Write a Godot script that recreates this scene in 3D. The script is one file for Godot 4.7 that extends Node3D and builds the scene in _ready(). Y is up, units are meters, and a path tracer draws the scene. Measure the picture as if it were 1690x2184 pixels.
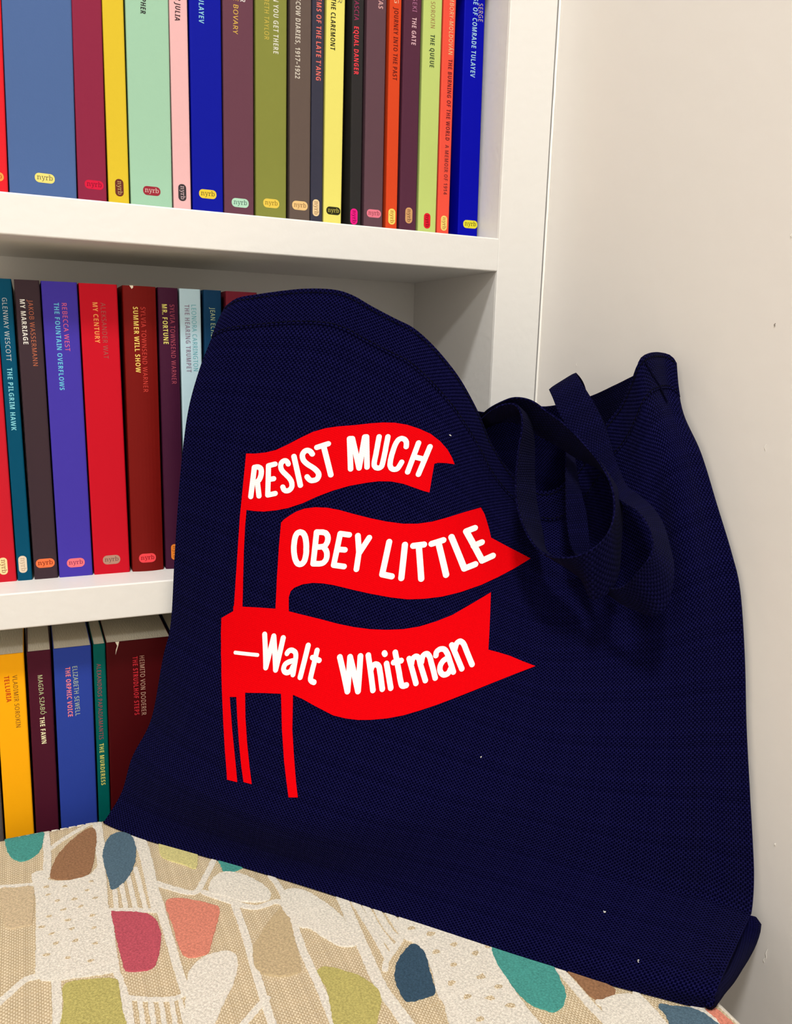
extends Node3D
# A navy canvas tote bag leaning in the corner between a white bookcase and a grey wall, standing on a patterned upholstered seat.
# World: metres, y up, floor at 0. The bookcase face is the plane z = 0, the inner edge of its right stile is x = 0.

const TOP_Y := 0.87          # upper face of the upper shelf
const MID_Y := 0.61788       # upper face of the middle shelf
const LOW_Y := 0.36576       # upper face of the bottom shelf
const BOARD := 0.02488       # thickness of a shelf board
const DEEP := 0.1496         # inner depth of the bookcase
const WALL_X := 0.0447       # face of the right wall
const SEAT_Y := 0.45096      # top of the seat
const SEAT_X := -0.0205      # right edge of the seat
const SEAT_Z := 0.0085       # rear edge of the seat
const BOOK_H := 0.203

var taken := {}
var M := {}
var rng := RandomNumberGenerator.new()


func _ready() -> void:
	rng.seed = 7
	# ---- camera
	var cam := Camera3D.new()
	cam.name = "camera"
	cam.transform = Transform3D(Basis(Vector3(0.913053, 0.028081, 0.406873), Vector3(0.05353, 0.980745, -0.187813), Vector3(-0.404313, 0.193263, 0.893969)).orthonormalized(), Vector3(-0.34135, 0.78225, 0.57652))
	cam.fov = 63.99594
	cam.near = 0.02
	cam.far = 30.0
	add_child(cam)
	cam.current = true
	# ---- environment: a closed room, so only the lamps light it
	var env := Environment.new()
	env.background_mode = Environment.BG_COLOR
	env.background_color = Color(0.02, 0.02, 0.02)
	env.tonemap_mode = Environment.TONE_MAPPER_LINEAR
	env.tonemap_exposure = EXPOSURE
	env.sdfgi_enabled = true
	env.ssao_enabled = true
	env.ssil_enabled = true
	var we := WorldEnvironment.new()
	we.name = "environment"
	we.environment = env
	add_child(we)
	make_materials()
	# ---- ceiling lamps
	ceiling_lamp(Vector3(-0.6, CEIL_Y, 0.95), 0.24, LAMP_NEAR, "square ceiling lamp nearest the bookcase")
	ceiling_lamp(Vector3(-1.8, CEIL_Y, 2.9), 0.4, LAMP_FAR, "square ceiling lamp in the middle of the room")
	room()
	bookcase()
	seat()
	books()
	tote()


const EXPOSURE := 1.0
const CEIL_Y := 2.6
const LAMP_NEAR := 3.85
const LAMP_FAR := 5.8


# ------------------------------------------------------------------ naming
func numbered(called: String) -> String:
	var n: int = taken.get(called, 0)
	taken[called] = n + 1
	return called if n == 0 else "%s_%03d" % [called, n]


func thing(called: String, label: String, category: String, at: Vector3, group := "") -> Node3D:
	var o := Node3D.new()
	o.name = numbered(called)
	o.position = at
	add_child(o)
	tag(o, label, category, group)
	return o


func tag(o: Node, label: String, category: String, group := "") -> void:
	o.set_meta("label", label)
	o.set_meta("category", category)
	if group:
		o.set_meta("group", group)


func part(called: String, mesh: Mesh, mat: Material, parent: Node, label := "") -> MeshInstance3D:
	var o := MeshInstance3D.new()
	o.name = called
	o.mesh = mesh
	o.material_override = mat
	o.cast_shadow = GeometryInstance3D.SHADOW_CASTING_SETTING_ON
	if label:
		o.set_meta("label", label)
	parent.add_child(o, true)
	return o


func struct(called: String, mesh: Mesh, mat: Material, label: String, category: String) -> MeshInstance3D:
	var o := part(numbered(called), mesh, mat, self, label)
	o.set_meta("kind", "structure")
	o.set_meta("category", category)
	return o


# ------------------------------------------------------------------ mesh building
class Shape:
	var v := PackedVector3Array()
	var n := PackedVector3Array()
	var uv := PackedVector2Array()
	var idx := PackedInt32Array()

	func vert(p: Vector3, nn: Vector3, t := Vector2.ZERO) -> int:
		v.append(p)
		n.append(nn)
		uv.append(t)
		return v.size() - 1

	func tri(a: int, b: int, c: int) -> void:  # front faces run clockwise
		var out := n[a] + n[b] + n[c]
		if (v[b] - v[a]).cross(v[c] - v[a]).dot(out) > 0.0:
			idx.append_array(PackedInt32Array([a, c, b]))
		else:
			idx.append_array(PackedInt32Array([a, b, c]))

	func quad(a: int, b: int, c: int, d: int) -> void:
		tri(a, b, c)
		tri(a, c, d)

	func flat(pts: Array, out: Vector3, uvs: Array = []) -> void:  # a convex flat face
		var k := []
		for i in pts.size():
			k.append(vert(pts[i], out, uvs[i] if uvs.size() else Vector2(pts[i].x, pts[i].y)))
		for i in range(1, pts.size() - 1):
			tri(k[0], k[i], k[i + 1])

	func done() -> ArrayMesh:
		var a := []
		a.resize(Mesh.ARRAY_MAX)
		a[Mesh.ARRAY_VERTEX] = v
		a[Mesh.ARRAY_NORMAL] = n
		a[Mesh.ARRAY_TEX_UV] = uv
		a[Mesh.ARRAY_INDEX] = idx
		var m := ArrayMesh.new()
		m.add_surface_from_arrays(Mesh.PRIMITIVE_TRIANGLES, a)
		return m


# A polygon (counter-clockwise, in the plane of axes a and b) drawn out along c from c0 to c1.
func extrude(sh: Shape, poly: PackedVector2Array, a: Vector3, b: Vector3, c: Vector3, c0: float, c1: float, caps := true) -> void:
	if Geometry2D.is_polygon_clockwise(poly):
		poly.reverse()
	var m := poly.size()
	var run := 0.0
	for i in m:
		var p := poly[i]
		var r := poly[(i + 1) % m]
		var d := (r - p).normalized()
		if d == Vector2.ZERO:
			continue
		var out := (a * d.y - b * d.x).normalized()
		var far := run + p.distance_to(r)
		var k0 := sh.vert(a * p.x + b * p.y + c * c0, out, Vector2(run, c0))
		var k1 := sh.vert(a * r.x + b * r.y + c * c0, out, Vector2(far, c0))
		var k2 := sh.vert(a * r.x + b * r.y + c * c1, out, Vector2(far, c1))
		var k3 := sh.vert(a * p.x + b * p.y + c * c1, out, Vector2(run, c1))
		sh.quad(k0, k1, k2, k3)
		run = far
	if caps:
		var big := PackedVector2Array()
		for p in poly:
			big.append(p * 1000.0)
		var t := Geometry2D.triangulate_polygon(big)
		for e in [[c0, -c], [c1, c]]:
			var at := sh.v.size()
			for p in poly:
				sh.vert(a * p.x + b * p.y + c * float(e[0]), e[1], p)
			for i in range(0, t.size(), 3):
				sh.tri(at + t[i], at + t[i + 1], at + t[i + 2])


# A rectangle with its corners rounded by r, as a polygon.
func rounded(x0: float, y0: float, x1: float, y1: float, r: float, steps := 4) -> PackedVector2Array:
	var out := PackedVector2Array()
	for k in [[x1 - r, y1 - r, 0.0], [x0 + r, y1 - r, PI / 2], [x0 + r, y0 + r, PI], [x1 - r, y0 + r, PI * 1.5]]:
		for i in steps + 1:
			var w: float = k[2] + PI / 2 * i / steps
			out.append(Vector2(k[0] + r * cos(w), k[1] + r * sin(w)))
	return out


func slab(x0: float, y0: float, z0: float, x1: float, y1: float, z1: float, r := 0.0015, along := "x") -> ArrayMesh:
	var sh := Shape.new()
	match along:
		"x": extrude(sh, rounded(y0, z0, y1, z1, r), Vector3.UP, Vector3.BACK, Vector3.RIGHT, x0, x1)
		"y": extrude(sh, rounded(z0, x0, z1, x1, r), Vector3.BACK, Vector3.RIGHT, Vector3.UP, y0, y1)
		"z": extrude(sh, rounded(x0, y0, x1, y1, r), Vector3.RIGHT, Vector3.UP, Vector3.BACK, z0, z1)
	return sh.done()


# A sheet of cloth through a grid of points, th thick: outside, inside and its four edges.
func sheet(g: Array, towards: Vector3, th: float, size: Vector2) -> ArrayMesh:
	var sh := Shape.new()
	var nn := grid_normals(g, towards)
	var rows := g.size()
	var cols: int = g[0].size()
	for side in 2:
		var at := sh.v.size()
		for j in rows:
			for i in cols:
				var nrm: Vector3 = nn[j][i]
				sh.vert(g[j][i] - nrm * th * side, nrm if side == 0 else -nrm, Vector2(size.x * i / (cols - 1), size.y * j / (rows - 1)))
		for j in rows - 1:
			for i in cols - 1:
				var k := at + j * cols + i
				sh.quad(k, k + 1, k + cols + 1, k + cols)
	var ring := []
	for i in cols: ring.append([0, i])
	for j in range(1, rows): ring.append([j, cols - 1])
	for i in range(cols - 2, -1, -1): ring.append([rows - 1, i])
	for j in range(rows - 2, 0, -1): ring.append([j, 0])
	var mid: Vector3 = g[rows / 2][cols / 2]
	for k in ring.size():
		var e: Array = ring[k]
		var f: Array = ring[(k + 1) % ring.size()]
		var p: Vector3 = g[e[0]][e[1]]
		var r: Vector3 = g[f[0]][f[1]]
		var pn: Vector3 = nn[e[0]][e[1]] * th
		var rn: Vector3 = nn[f[0]][f[1]] * th
		var out := (r - p).cross(pn).normalized()
		if out.dot(p - mid) < 0.0:
			out = -out
		sh.flat([p, r, r - rn, p - pn], out)
	return sh.done()


func grid_normals(g: Array, towards: Vector3) -> Array:
	var out := []
	var rows := g.size()
	var cols: int = g[0].size()
	for j in rows:
		var line := PackedVector3Array()
		for i in cols:
			var du: Vector3 = g[j][mini(i + 1, cols - 1)] - g[j][maxi(i - 1, 0)]
			var dv: Vector3 = g[mini(j + 1, rows - 1)][i] - g[maxi(j - 1, 0)][i]
			var c := du.cross(dv).normalized()
			line.append(c)
		out.append(line)
	if (out[rows / 2][cols / 2] as Vector3).dot(towards) < 0.0:
		for j in rows:
			for i in cols:
				out[j][i] = -out[j][i]
	return out


func spline(pts: Array, steps: int) -> PackedVector3Array:
	var out := PackedVector3Array()
	for i in pts.size() - 1:
		var a: Vector3 = pts[maxi(i - 1, 0)]
		var b: Vector3 = pts[i]
		var c: Vector3 = pts[i + 1]
		var d: Vector3 = pts[mini(i + 2, pts.size() - 1)]
		for k in steps:
			var t := float(k) / steps
			out.append(0.5 * (2.0 * b + (c - a) * t + (2.0 * a - 5.0 * b + 4.0 * c - d) * t * t + (3.0 * b - a - 3.0 * c + d) * t * t * t))
	out.append(pts[-1])
	return out


func even(line: PackedVector3Array, count: int) -> PackedVector3Array:  # the same line cut into equal lengths
	var run := PackedFloat32Array([0.0])
	for i in range(1, line.size()):
		run.append(run[i - 1] + line[i].distance_to(line[i - 1]))
	var out := PackedVector3Array()
	var k := 0
	for i in count + 1:
		var want := run[-1] * i / count
		while k < line.size() - 2 and run[k + 1] < want:
			k += 1
		out.append(line[k].lerp(line[k + 1], clampf((want - run[k]) / maxf(run[k + 1] - run[k], 1e-9), 0.0, 1.0)))
	return out


func tube(line: PackedVector3Array, r: float, sides := 8, flatten := 1.0, up := Vector3.UP) -> ArrayMesh:
	var sh := Shape.new()
	for i in line.size():
		var d := (line[mini(i + 1, line.size() - 1)] - line[maxi(i - 1, 0)]).normalized()
		var a := d.cross(up).normalized()
		var b := a.cross(d).normalized()
		var w := r * (1.0 if i > 0 and i < line.size() - 1 else 0.6)
		for k in sides:
			var q := TAU * k / sides
			var o := a * cos(q) + b * sin(q) * flatten
			sh.vert(line[i] + o * w, (a * cos(q) * flatten + b * sin(q)).normalized(), Vector2(0.03 * k / sides, 0.3 * i / line.size()))
	for i in line.size() - 1:
		for k in sides:
			var p := i * sides + k
			var r2 := i * sides + (k + 1) % sides
			sh.quad(p, r2, r2 + sides, p + sides)
	for e in [0, line.size() - 1]:
		var d2 := (line[1] - line[0]).normalized() * (-1.0 if e == 0 else 1.0)
		if e > 0:
			d2 = (line[-1] - line[-2]).normalized()
		var ring := []
		for k in sides:
			ring.append(sh.v[e * sides + k])
		sh.flat(ring, d2)
	return sh.done()


# ------------------------------------------------------------------ materials
func paint(c: Color, rough := 0.6, spec := 0.5) -> StandardMaterial3D:
	var m := StandardMaterial3D.new()
	m.albedo_color = c
	m.roughness = rough
	m.metallic_specular = spec
	return m


func noise_tex(freq: float, size := 512, octaves := 4, low := Color.BLACK, high := Color.WHITE) -> NoiseTexture2D:
	var f := FastNoiseLite.new()
	f.seed = 11 + int(freq * 1000.0)
	f.frequency = freq
	f.fractal_octaves = octaves
	var t := NoiseTexture2D.new()
	t.width = size
	t.height = size
	t.seamless = true
	t.noise = f
	var ramp := Gradient.new()
	ramp.set_color(0, low)
	ramp.set_color(1, high)
	t.color_ramp = ramp
	return t


# A plain weave: warp and weft threads that pass over and under each other. [height, dye]: every yarn has its own fatness and, a little, its own dye.
func weave(threads: int, side: int, jitter: float, warp_dye: Color, weft_dye: Color, tone: float) -> Array:
	var high := Image.create(side, side, false, Image.FORMAT_RGB8)
	var dyes := Image.create(side, side, false, Image.FORMAT_RGB8)
	var fat := PackedFloat32Array()
	var shade := PackedFloat32Array()
	for i in threads * 2:
		fat.append(1.0 - jitter * rng.randf())
		shade.append(1.0 - tone * rng.randf())
	for y in side:
		for x in side:
			var u := float(x) / side * threads
			var v := float(y) / side * threads
			var i := int(u)
			var j := int(v)
			var a := absf(u - i - 0.5) * 2.0
			var b := absf(v - j - 0.5) * 2.0
			var over := (i + j) % 2 == 0
			var warp := sqrt(maxf(0.0, 1.0 - pow(a / fat[i], 2.0))) * (0.55 + (0.45 if over else -0.4) * cos(b * PI / 2))
			var weft := sqrt(maxf(0.0, 1.0 - pow(b / fat[threads + j], 2.0))) * (0.55 + (-0.4 if over else 0.45) * cos(a * PI / 2))
			var h := clampf(maxf(warp, weft), 0.0, 1.0)
			high.set_pixel(x, y, Color(h, h, h))
			dyes.set_pixel(x, y, warp_dye * shade[i] if warp > weft else weft_dye * shade[threads + j])
	return [ImageTexture.create_from_image(high), ImageTexture.create_from_image(dyes)]


func cloth(c: Color, tex: Texture2D, per_metre: float, relief: float, rough: float, sheen: float, triplanar := false, dyes: Texture2D = null) -> StandardMaterial3D:
	var m := paint(c, rough, 0.08)
	m.albedo_texture = dyes
	m.heightmap_enabled = true
	m.heightmap_texture = tex
	m.heightmap_scale = relief
	m.uv1_scale = Vector3.ONE * per_metre
	if triplanar:
		m.uv1_triplanar = true
		m.uv1_world_triplanar = true
	if sheen > 0.0:
		m.rim_enabled = true
		m.rim = sheen
		m.rim_tint = 0.6
	return m


func wall_paint(c: Color, freq: float, scale: float, relief: float, rough: float) -> StandardMaterial3D:
	var m := paint(c, rough, 0.4)
	m.heightmap_enabled = true
	m.heightmap_texture = noise_tex(freq)
	m.heightmap_scale = relief
	m.uv1_triplanar = true
	m.uv1_world_triplanar = true
	m.uv1_scale = Vector3.ONE * scale
	return m


func make_materials() -> void:
	M.white = wall_paint(Color8(223, 221, 215), 0.03, 7.0, 0.012, 0.42)
	M.caulk = paint(Color8(246, 243, 234), 0.5)
	M.nick = paint(Color8(120, 110, 100), 0.8)
	M.wall = wall_paint(Color8(229, 224, 217), 0.02, 3.0, 0.012, 0.6)
	M.ceiling = paint(Color8(240, 238, 232), 0.9)
	M.floor = wall_paint(Color8(204, 194, 180), 0.05, 9.0, 0.1, 0.9)
	M.far_wall = paint(Color8(230, 226, 220), 0.9)
	M.wood = paint(Color8(70, 48, 34), 0.5)
	M.fixture = paint(Color8(235, 235, 232), 0.5)
	var lamp := paint(Color8(250, 250, 250), 0.8)
	lamp.emission_enabled = true
	lamp.emission = Color8(250, 249, 249)
	lamp.emission_energy_multiplier = 2.0
	M.lamp = lamp
	# canvas of the bag
	var canvas := weave(24, 768, 0.25, Color8(1, 1, 23), Color8(19, 18, 60), 0.1)
	M.canvas = cloth(Color.WHITE, canvas[0], 32.0, 0.03, 0.9, 0.02, false, canvas[1])
	M.red = cloth(Color8(208, 2, 10), canvas[0], 32.0, 0.014, 0.6, 0.0)
	M.ink = cloth(Color8(244, 240, 230), canvas[0], 32.0, 0.014, 0.6, 0.0)
	M.thread = paint(Color8(3, 3, 14), 0.9, 0.2)
	M.lint = paint(Color8(214, 214, 210), 0.9)
	var web := weave(12, 384, 0.15, Color8(5, 5, 32), Color8(17, 16, 54), 0.15)
	M.webbing = cloth(Color.WHITE, web[0], 52.0, 0.05, 0.9, 0.02, false, web[1])
	# seat fabric
	var ground := weave(16, 512, 0.35, Color8(214, 197, 166), Color8(182, 162, 128), 0.06)
	M.ground = cloth(Color.WHITE, ground[0], 52.0, 0.03, 0.85, 0.1, true, ground[1])
	for k in [["ivory", Color8(250, 242, 226)], ["teal", Color8(82, 166, 155)], ["brown", Color8(166, 122, 88)], ["slate", Color8(92, 118, 134)], ["navy", Color8(62, 88, 108)],
			["yellow", Color8(230, 219, 148)], ["tan", Color8(226, 202, 164)], ["crimson", Color8(206, 92, 106)], ["salmon", Color8(238, 148, 124)], ["olive", Color8(204, 192, 114)], ["beige", Color8(214, 190, 148)]]:
		M[k[0]] = velvet(k[1])
	M.paper = paint(Color8(240, 230, 206), 0.9)
	M.paper.heightmap_enabled = true
	M.paper.heightmap_texture = noise_tex(0.06, 256)
	M.paper.heightmap_scale = 0.02
	M.paper.uv1_triplanar = true
	M.paper.uv1_scale = Vector3(60, 6, 6)


var pile: NoiseTexture2D
var pile_tone: NoiseTexture2D


func velvet(c: Color) -> StandardMaterial3D:
	if pile == null:
		pile = noise_tex(0.16, 512, 3)
		pile_tone = noise_tex(0.05, 512, 5, Color(0.76, 0.76, 0.76), Color(1, 1, 1))
	var m := cloth(c, pile, 22.0, 0.05, 0.95, 0.25, true)
	m.albedo_texture = pile_tone
	return m


# ------------------------------------------------------------------ room
func ceiling_lamp(at: Vector3, side: float, energy: float, label: String) -> void:
	var o := thing("ceiling_lamp", label, "lamp", at)
	part("frame", slab(-side / 2 - 0.02, -0.03, -side / 2 - 0.02, side / 2 + 0.02, 0.0, side / 2 + 0.02, 0.004, "z"), M.fixture, o)
	part("diffuser", slab(-side / 2, -0.036, -side / 2, side / 2, -0.0301, side / 2, 0.002, "z"), M.lamp, o)
	var l := AreaLight3D.new()
	l.name = "lamp_glow"
	l.area_size = Vector2(side, side)
	l.light_energy = energy
	l.light_color = Color8(250, 249, 249)
	l.shadow_enabled = true
	l.area_range = 8.0
	l.rotation_degrees.x = -90
	l.position.y = -0.04
	o.add_child(l)


func room() -> void:
	struct("floor", slab(-3.4, -0.08, -0.4, 0.3, 0.0, 4.4, 0.002), M.floor, "beige carpeted floor of the room", "floor")
	struct("ceiling", slab(-3.4, CEIL_Y, -0.4, 0.3, CEIL_Y + 0.1, 4.4, 0.002), M.ceiling, "white ceiling of the room", "ceiling")
	var wall := struct("wall_right", slab(WALL_X, 0.0, -0.4, WALL_X + 0.12, CEIL_Y, 4.3, 0.001, "y"), M.wall, "warm light grey painted wall right of the bookcase", "wall")
	for k in WALL_NICKS:  # small chips and dried runs in the paint
		var line2 := PackedVector3Array()
		for i in 5:
			line2.append(Vector3(WALL_X - 0.0001 - 0.0003 * sin(PI * i / 4.0), k[0] + (k[2] * (i / 4.0 - 0.5)), k[1] + 0.0004 * sin(i * 2.0)))
		part("paint_nick", tube(line2, k[3], 6, 0.6, Vector3.RIGHT), M.nick if k[4] else M.caulk, wall)
	struct("wall_left", slab(-3.4, 0.0, -0.4, -3.2, CEIL_Y, 4.3, 0.001, "y"), M.far_wall, "far left wall of the room", "wall")
	struct("wall_back", slab(-3.2, 0.0, -0.4, WALL_X, CEIL_Y, -0.165, 0.001, "y"), M.far_wall, "wall behind the bookcase", "wall")
	struct("wall_front", slab(-3.2, 0.0, 4.2, WALL_X, CEIL_Y, 4.3, 0.001, "y"), M.far_wall, "wall behind the camera", "wall")
	# bead of filler in the corner between bookcase and wall; it stops short of the stile, which leaves a hairline crack
	var line := PackedVector3Array()
	var y := 0.02
	while y < 2.3:
		line.append(Vector3(0.0436 + 0.0002 * rng.randf(), y, -0.0002 + 0.0003 * rng.randf()))
		y += 0.012
	struct("trim_1", tube(line, 0.0011, 8, 0.7, Vector3.BACK), M.caulk, "white bead of filler in the corner between bookcase and wall", "trim")


const WALL_NICKS := [[0.8023, 0.2321, 0.00182, 0.00023, 1], [0.7754, 0.0511, 0.0026, 0.00021, 0], [0.7335, 0.2354, 0.00416, 0.00018, 0], [0.5053, 0.2749, 0.0013, 0.00026, 0], [0.4349, 0.2785, 0.00676, 0.00021, 0], [0.4297, 0.2775, 0.00312, 0.00018, 0], [0.8498, 0.2363, 0.00156, 0.00023, 0]]  # [height, z, length, thickness, dark]


# ------------------------------------------------------------------ bookcase
func bookcase() -> void:
	var o := thing("bookcase", "white painted built-in bookcase with thick shelf edges beside the grey wall", "bookcase", Vector3.ZERO)
	var left := -1.0
	for y in [TOP_Y, MID_Y, LOW_Y, 0.09, TOP_Y + 0.252, TOP_Y + 0.504, TOP_Y + 0.756, 2.0]:
		part("shelf", slab(left, y - BOARD, -DEEP, 0.0002, y, 0.0, 0.0011), M.white, o)
	part("stile", slab(0.0002, 0.0, -0.022, 0.0419, 2.02, 0.0003, 0.0011, "y"), M.white, o)
	part("side_panel", slab(0.0, 0.0, -DEEP - 0.012, 0.02, 2.02, -0.0014, 0.0005, "y"), M.white, o)
	part("stile", slab(left - 0.04, 0.0, -0.022, left - 0.0002, 2.02, 0.0003, 0.0011, "y"), M.white, o)
	part("side_panel", slab(left - 0.02, 0.0, -DEEP - 0.012, left, 2.02, -0.0014, 0.0005, "y"), M.white, o)
	part("back_panel", slab(left, 0.0, -DEEP - 0.012, 0.0, 2.02, -DEEP, 0.0005, "y"), M.white, o)
	part("plinth", slab(left, 0.0, -0.03, 0.0, 0.066, -0.012, 0.001), M.white, o)


# ------------------------------------------------------------------ books
var print_mats := {}


func dye(c: Color, rough: float) -> StandardMaterial3D:
	var key := [c, rough]
	if not print_mats.has(key):
		print_mats[key] = paint(c, rough, 0.2)
	return print_mats[key]


func cover_mat(c: Color) -> StandardMaterial3D:
	var m := paint(c, 0.5, 0.2)
	m.heightmap_enabled = true
	m.heightmap_texture = card
	m.heightmap_scale = 0.004
	m.uv1_triplanar = true
	m.uv1_scale = Vector3.ONE * 12.0
	return m


var card: NoiseTexture2D
const FLOORS := {"upper": TOP_Y, "middle": MID_Y, "lower": LOW_Y}


# One paperback: x0..x1 across its spine and z of the spine in mm, lean in x per y, spine colour, how far the spine bulges (mm), printed lines and the publisher's oval.
func book(tier: String, x0: float, x1: float, z: float, lean: float, c: Color, bulge: float, label: String, lines: Array, oval: Array) -> void:
	var w := (x1 - x0) / 1000.0
	var o := thing("paperback", label, "book", Vector3((x0 + x1) / 2000.0, FLOORS[tier], z / 1000.0), "paperbacks on the %s shelf" % ("bottom" if tier == "lower" else tier))
	o.rotation.z = -atan(lean)
	var deep := 0.117
	var h := w / 2.0
	var r := minf(0.0011, h * 0.3)
	var th := 0.0005
	# the cover: front board, spine and back board as one bent card
	var outer := PackedVector2Array([Vector2(-h, -deep)])
	var inner := PackedVector2Array()
	for i in 5:
		var q := PI - PI / 2 * i / 4
		outer.append(Vector2(-h + r + r * cos(q), -r + r * sin(q)))
	for i in range(1, 8):
		var u := -1.0 + 2.0 * i / 8.0
		outer.append(Vector2(u * (h - r), bulge / 1000.0 * (1.0 - u * u)))
	for i in 5:
		var q := PI / 2 - PI / 2 * i / 4
		outer.append(Vector2(h - r + r * cos(q), -r + r * sin(q)))
	outer.append(Vector2(h, -deep))
	outer.append(Vector2(h - th, -deep))
	outer.append(Vector2(h - th, -th * 2.0))
	outer.append(Vector2(-h + th, -th * 2.0))
	outer.append(Vector2(-h + th, -deep))
	var sh := Shape.new()
	extrude(sh, outer, Vector3.RIGHT, Vector3.BACK, Vector3.UP, 0.0, BOOK_H)
	part("cover", sh.done(), cover_mat(c), o)
	part("pages", slab(-h + th * 1.05, 0.0004, -deep + 0.0006, h - th * 1.05, BOOK_H - 0.0003, -th * 2.05, 0.0002, "y"), M.paper, o)
	for l in lines:
		lettering(l, o, bulge, h)
	if oval.size():
		pill(oval, o, bulge, h)
	if "chipped" in label or "torn" in label:  # the card is gone from the edge of the spine and white paper shows
		var sc := Shape.new()
		var rip := [Vector2(-0.3, 0), Vector2(-0.12, 0), Vector2(-0.2, -0.0016), Vector2(-0.235, -0.0023)] if "chipped" in label else [Vector2(-0.36, 0), Vector2(-0.3, 0), Vector2(-0.315, -0.003), Vector2(-0.34, -0.0064), Vector2(-0.36, -0.0098), Vector2(-0.352, -0.006), Vector2(-0.33, -0.003)]
		var edge := PackedVector2Array()
		for p in rip:
			edge.append(Vector2(p.x * w, BOOK_H + 0.0001 + p.y))
		extrude(sc, edge, Vector3.RIGHT, Vector3.UP, Vector3.BACK, -0.0004, 0.0001)
		var bare := part("bare_paper", sc.done(), M.paper, o, "white paper showing where the spine is torn")
		bare.position.z = front(-0.25 * w, bulge, h)


func front(x: float, bulge: float, h: float) -> float:
	return bulge / 1000.0 * maxf(0.0, 1.0 - pow(x / h, 2.0))


func text_mesh(s: String, font: String, weight := 400) -> TextMesh:
	var f := SystemFont.new()
	f.font_names = PackedStringArray([font])
	f.font_weight = weight
	var spaced := FontVariation.new()
	spaced.base_font = f
	spaced.spacing_glyph = 3 if font == "Droid Sans" else 0
	var t := TextMesh.new()
	t.text = s
	t.font = spaced
	t.font_size = 48
	t.pixel_size = 0.01
	t.depth = 0.004
	t.curve_step = 1.5
	return t


# A printed line that runs down the spine: [kind, text, colour, x and y of its start, x and y of its end, height of its capitals], in mm from the foot of the spine.
func lettering(l: Array, o: Node3D, bulge: float, h: float) -> void:
	var t := text_mesh(l[1], "Droid Sans", 700 if l[0] == "title" else 400)
	var box := t.get_aabb()
	var a := Vector2(l[3], l[4]) / 1000.0
	var b := Vector2(l[5], l[6]) / 1000.0
	var n := part("%s_lettering" % l[0], t, dye(l[2], 0.5), o)
	var sx := a.distance_to(b) / box.size.x
	var caps := 0.343  # height of capitals of this font at this size
	var sy: float = l[7] / 1000.0 / caps
	var dir := (b - a).normalized()
	var up := Vector2(-dir.y, dir.x)
	var mid := (a + b) / 2.0
	var c := box.get_center()
	var bx := Vector3(dir.x, dir.y, 0) * sx
	var by := Vector3(up.x, up.y, 0) * sy
	var bz := Vector3(0, 0, 0.02)
	var base := box.position.y + (0.0 if not ("," in l[1] or "Q" in l[1] or "J" in l[1]) else box.size.y - caps * 1.02)
	n.transform = Transform3D(Basis(bx, by, bz), Vector3(mid.x, mid.y, 0.00006 + front(mid.x, bulge, h)) - bx * c.x - by * (base + caps / 2.0))


# The publisher's oval at the foot of the spine: [h or v, x, y, width, height (mm), fill, lettering].
func pill(p: Array, o: Node3D, bulge: float, h: float) -> void:
	var w: float = p[3] / 1000.0
	var t: float = p[4] / 1000.0
	var sh := Shape.new()
	extrude(sh, rounded(-w / 2, -t / 2, w / 2, t / 2, minf(w, t) * 0.46, 6), Vector3.RIGHT, Vector3.UP, Vector3.BACK, -0.0002, 0.00004)
	var n := part("oval_emblem", sh.done(), dye(p[5], 0.5), o)
	n.position = Vector3(p[1] / 1000.0, p[2] / 1000.0, 0.00002 + front(p[1] / 1000.0, bulge, h))
	var m := text_mesh("nyrb", "Droid Serif")
	var box := m.get_aabb()
	var long := maxf(w, t) * 0.78
	var k := long / box.size.x
	var s := part("emblem_lettering", m, dye(p[6], 0.5), n)
	var turn := Basis.IDENTITY if p[0] == "h" else Basis(Vector3.BACK, -PI / 2)
	var b := turn * Basis.from_scale(Vector3(k, k, 0.01))
	s.transform = Transform3D(b, Vector3(0, 0, 0.00007) - b * Vector3(box.get_center().x, box.get_center().y, 0))


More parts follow.
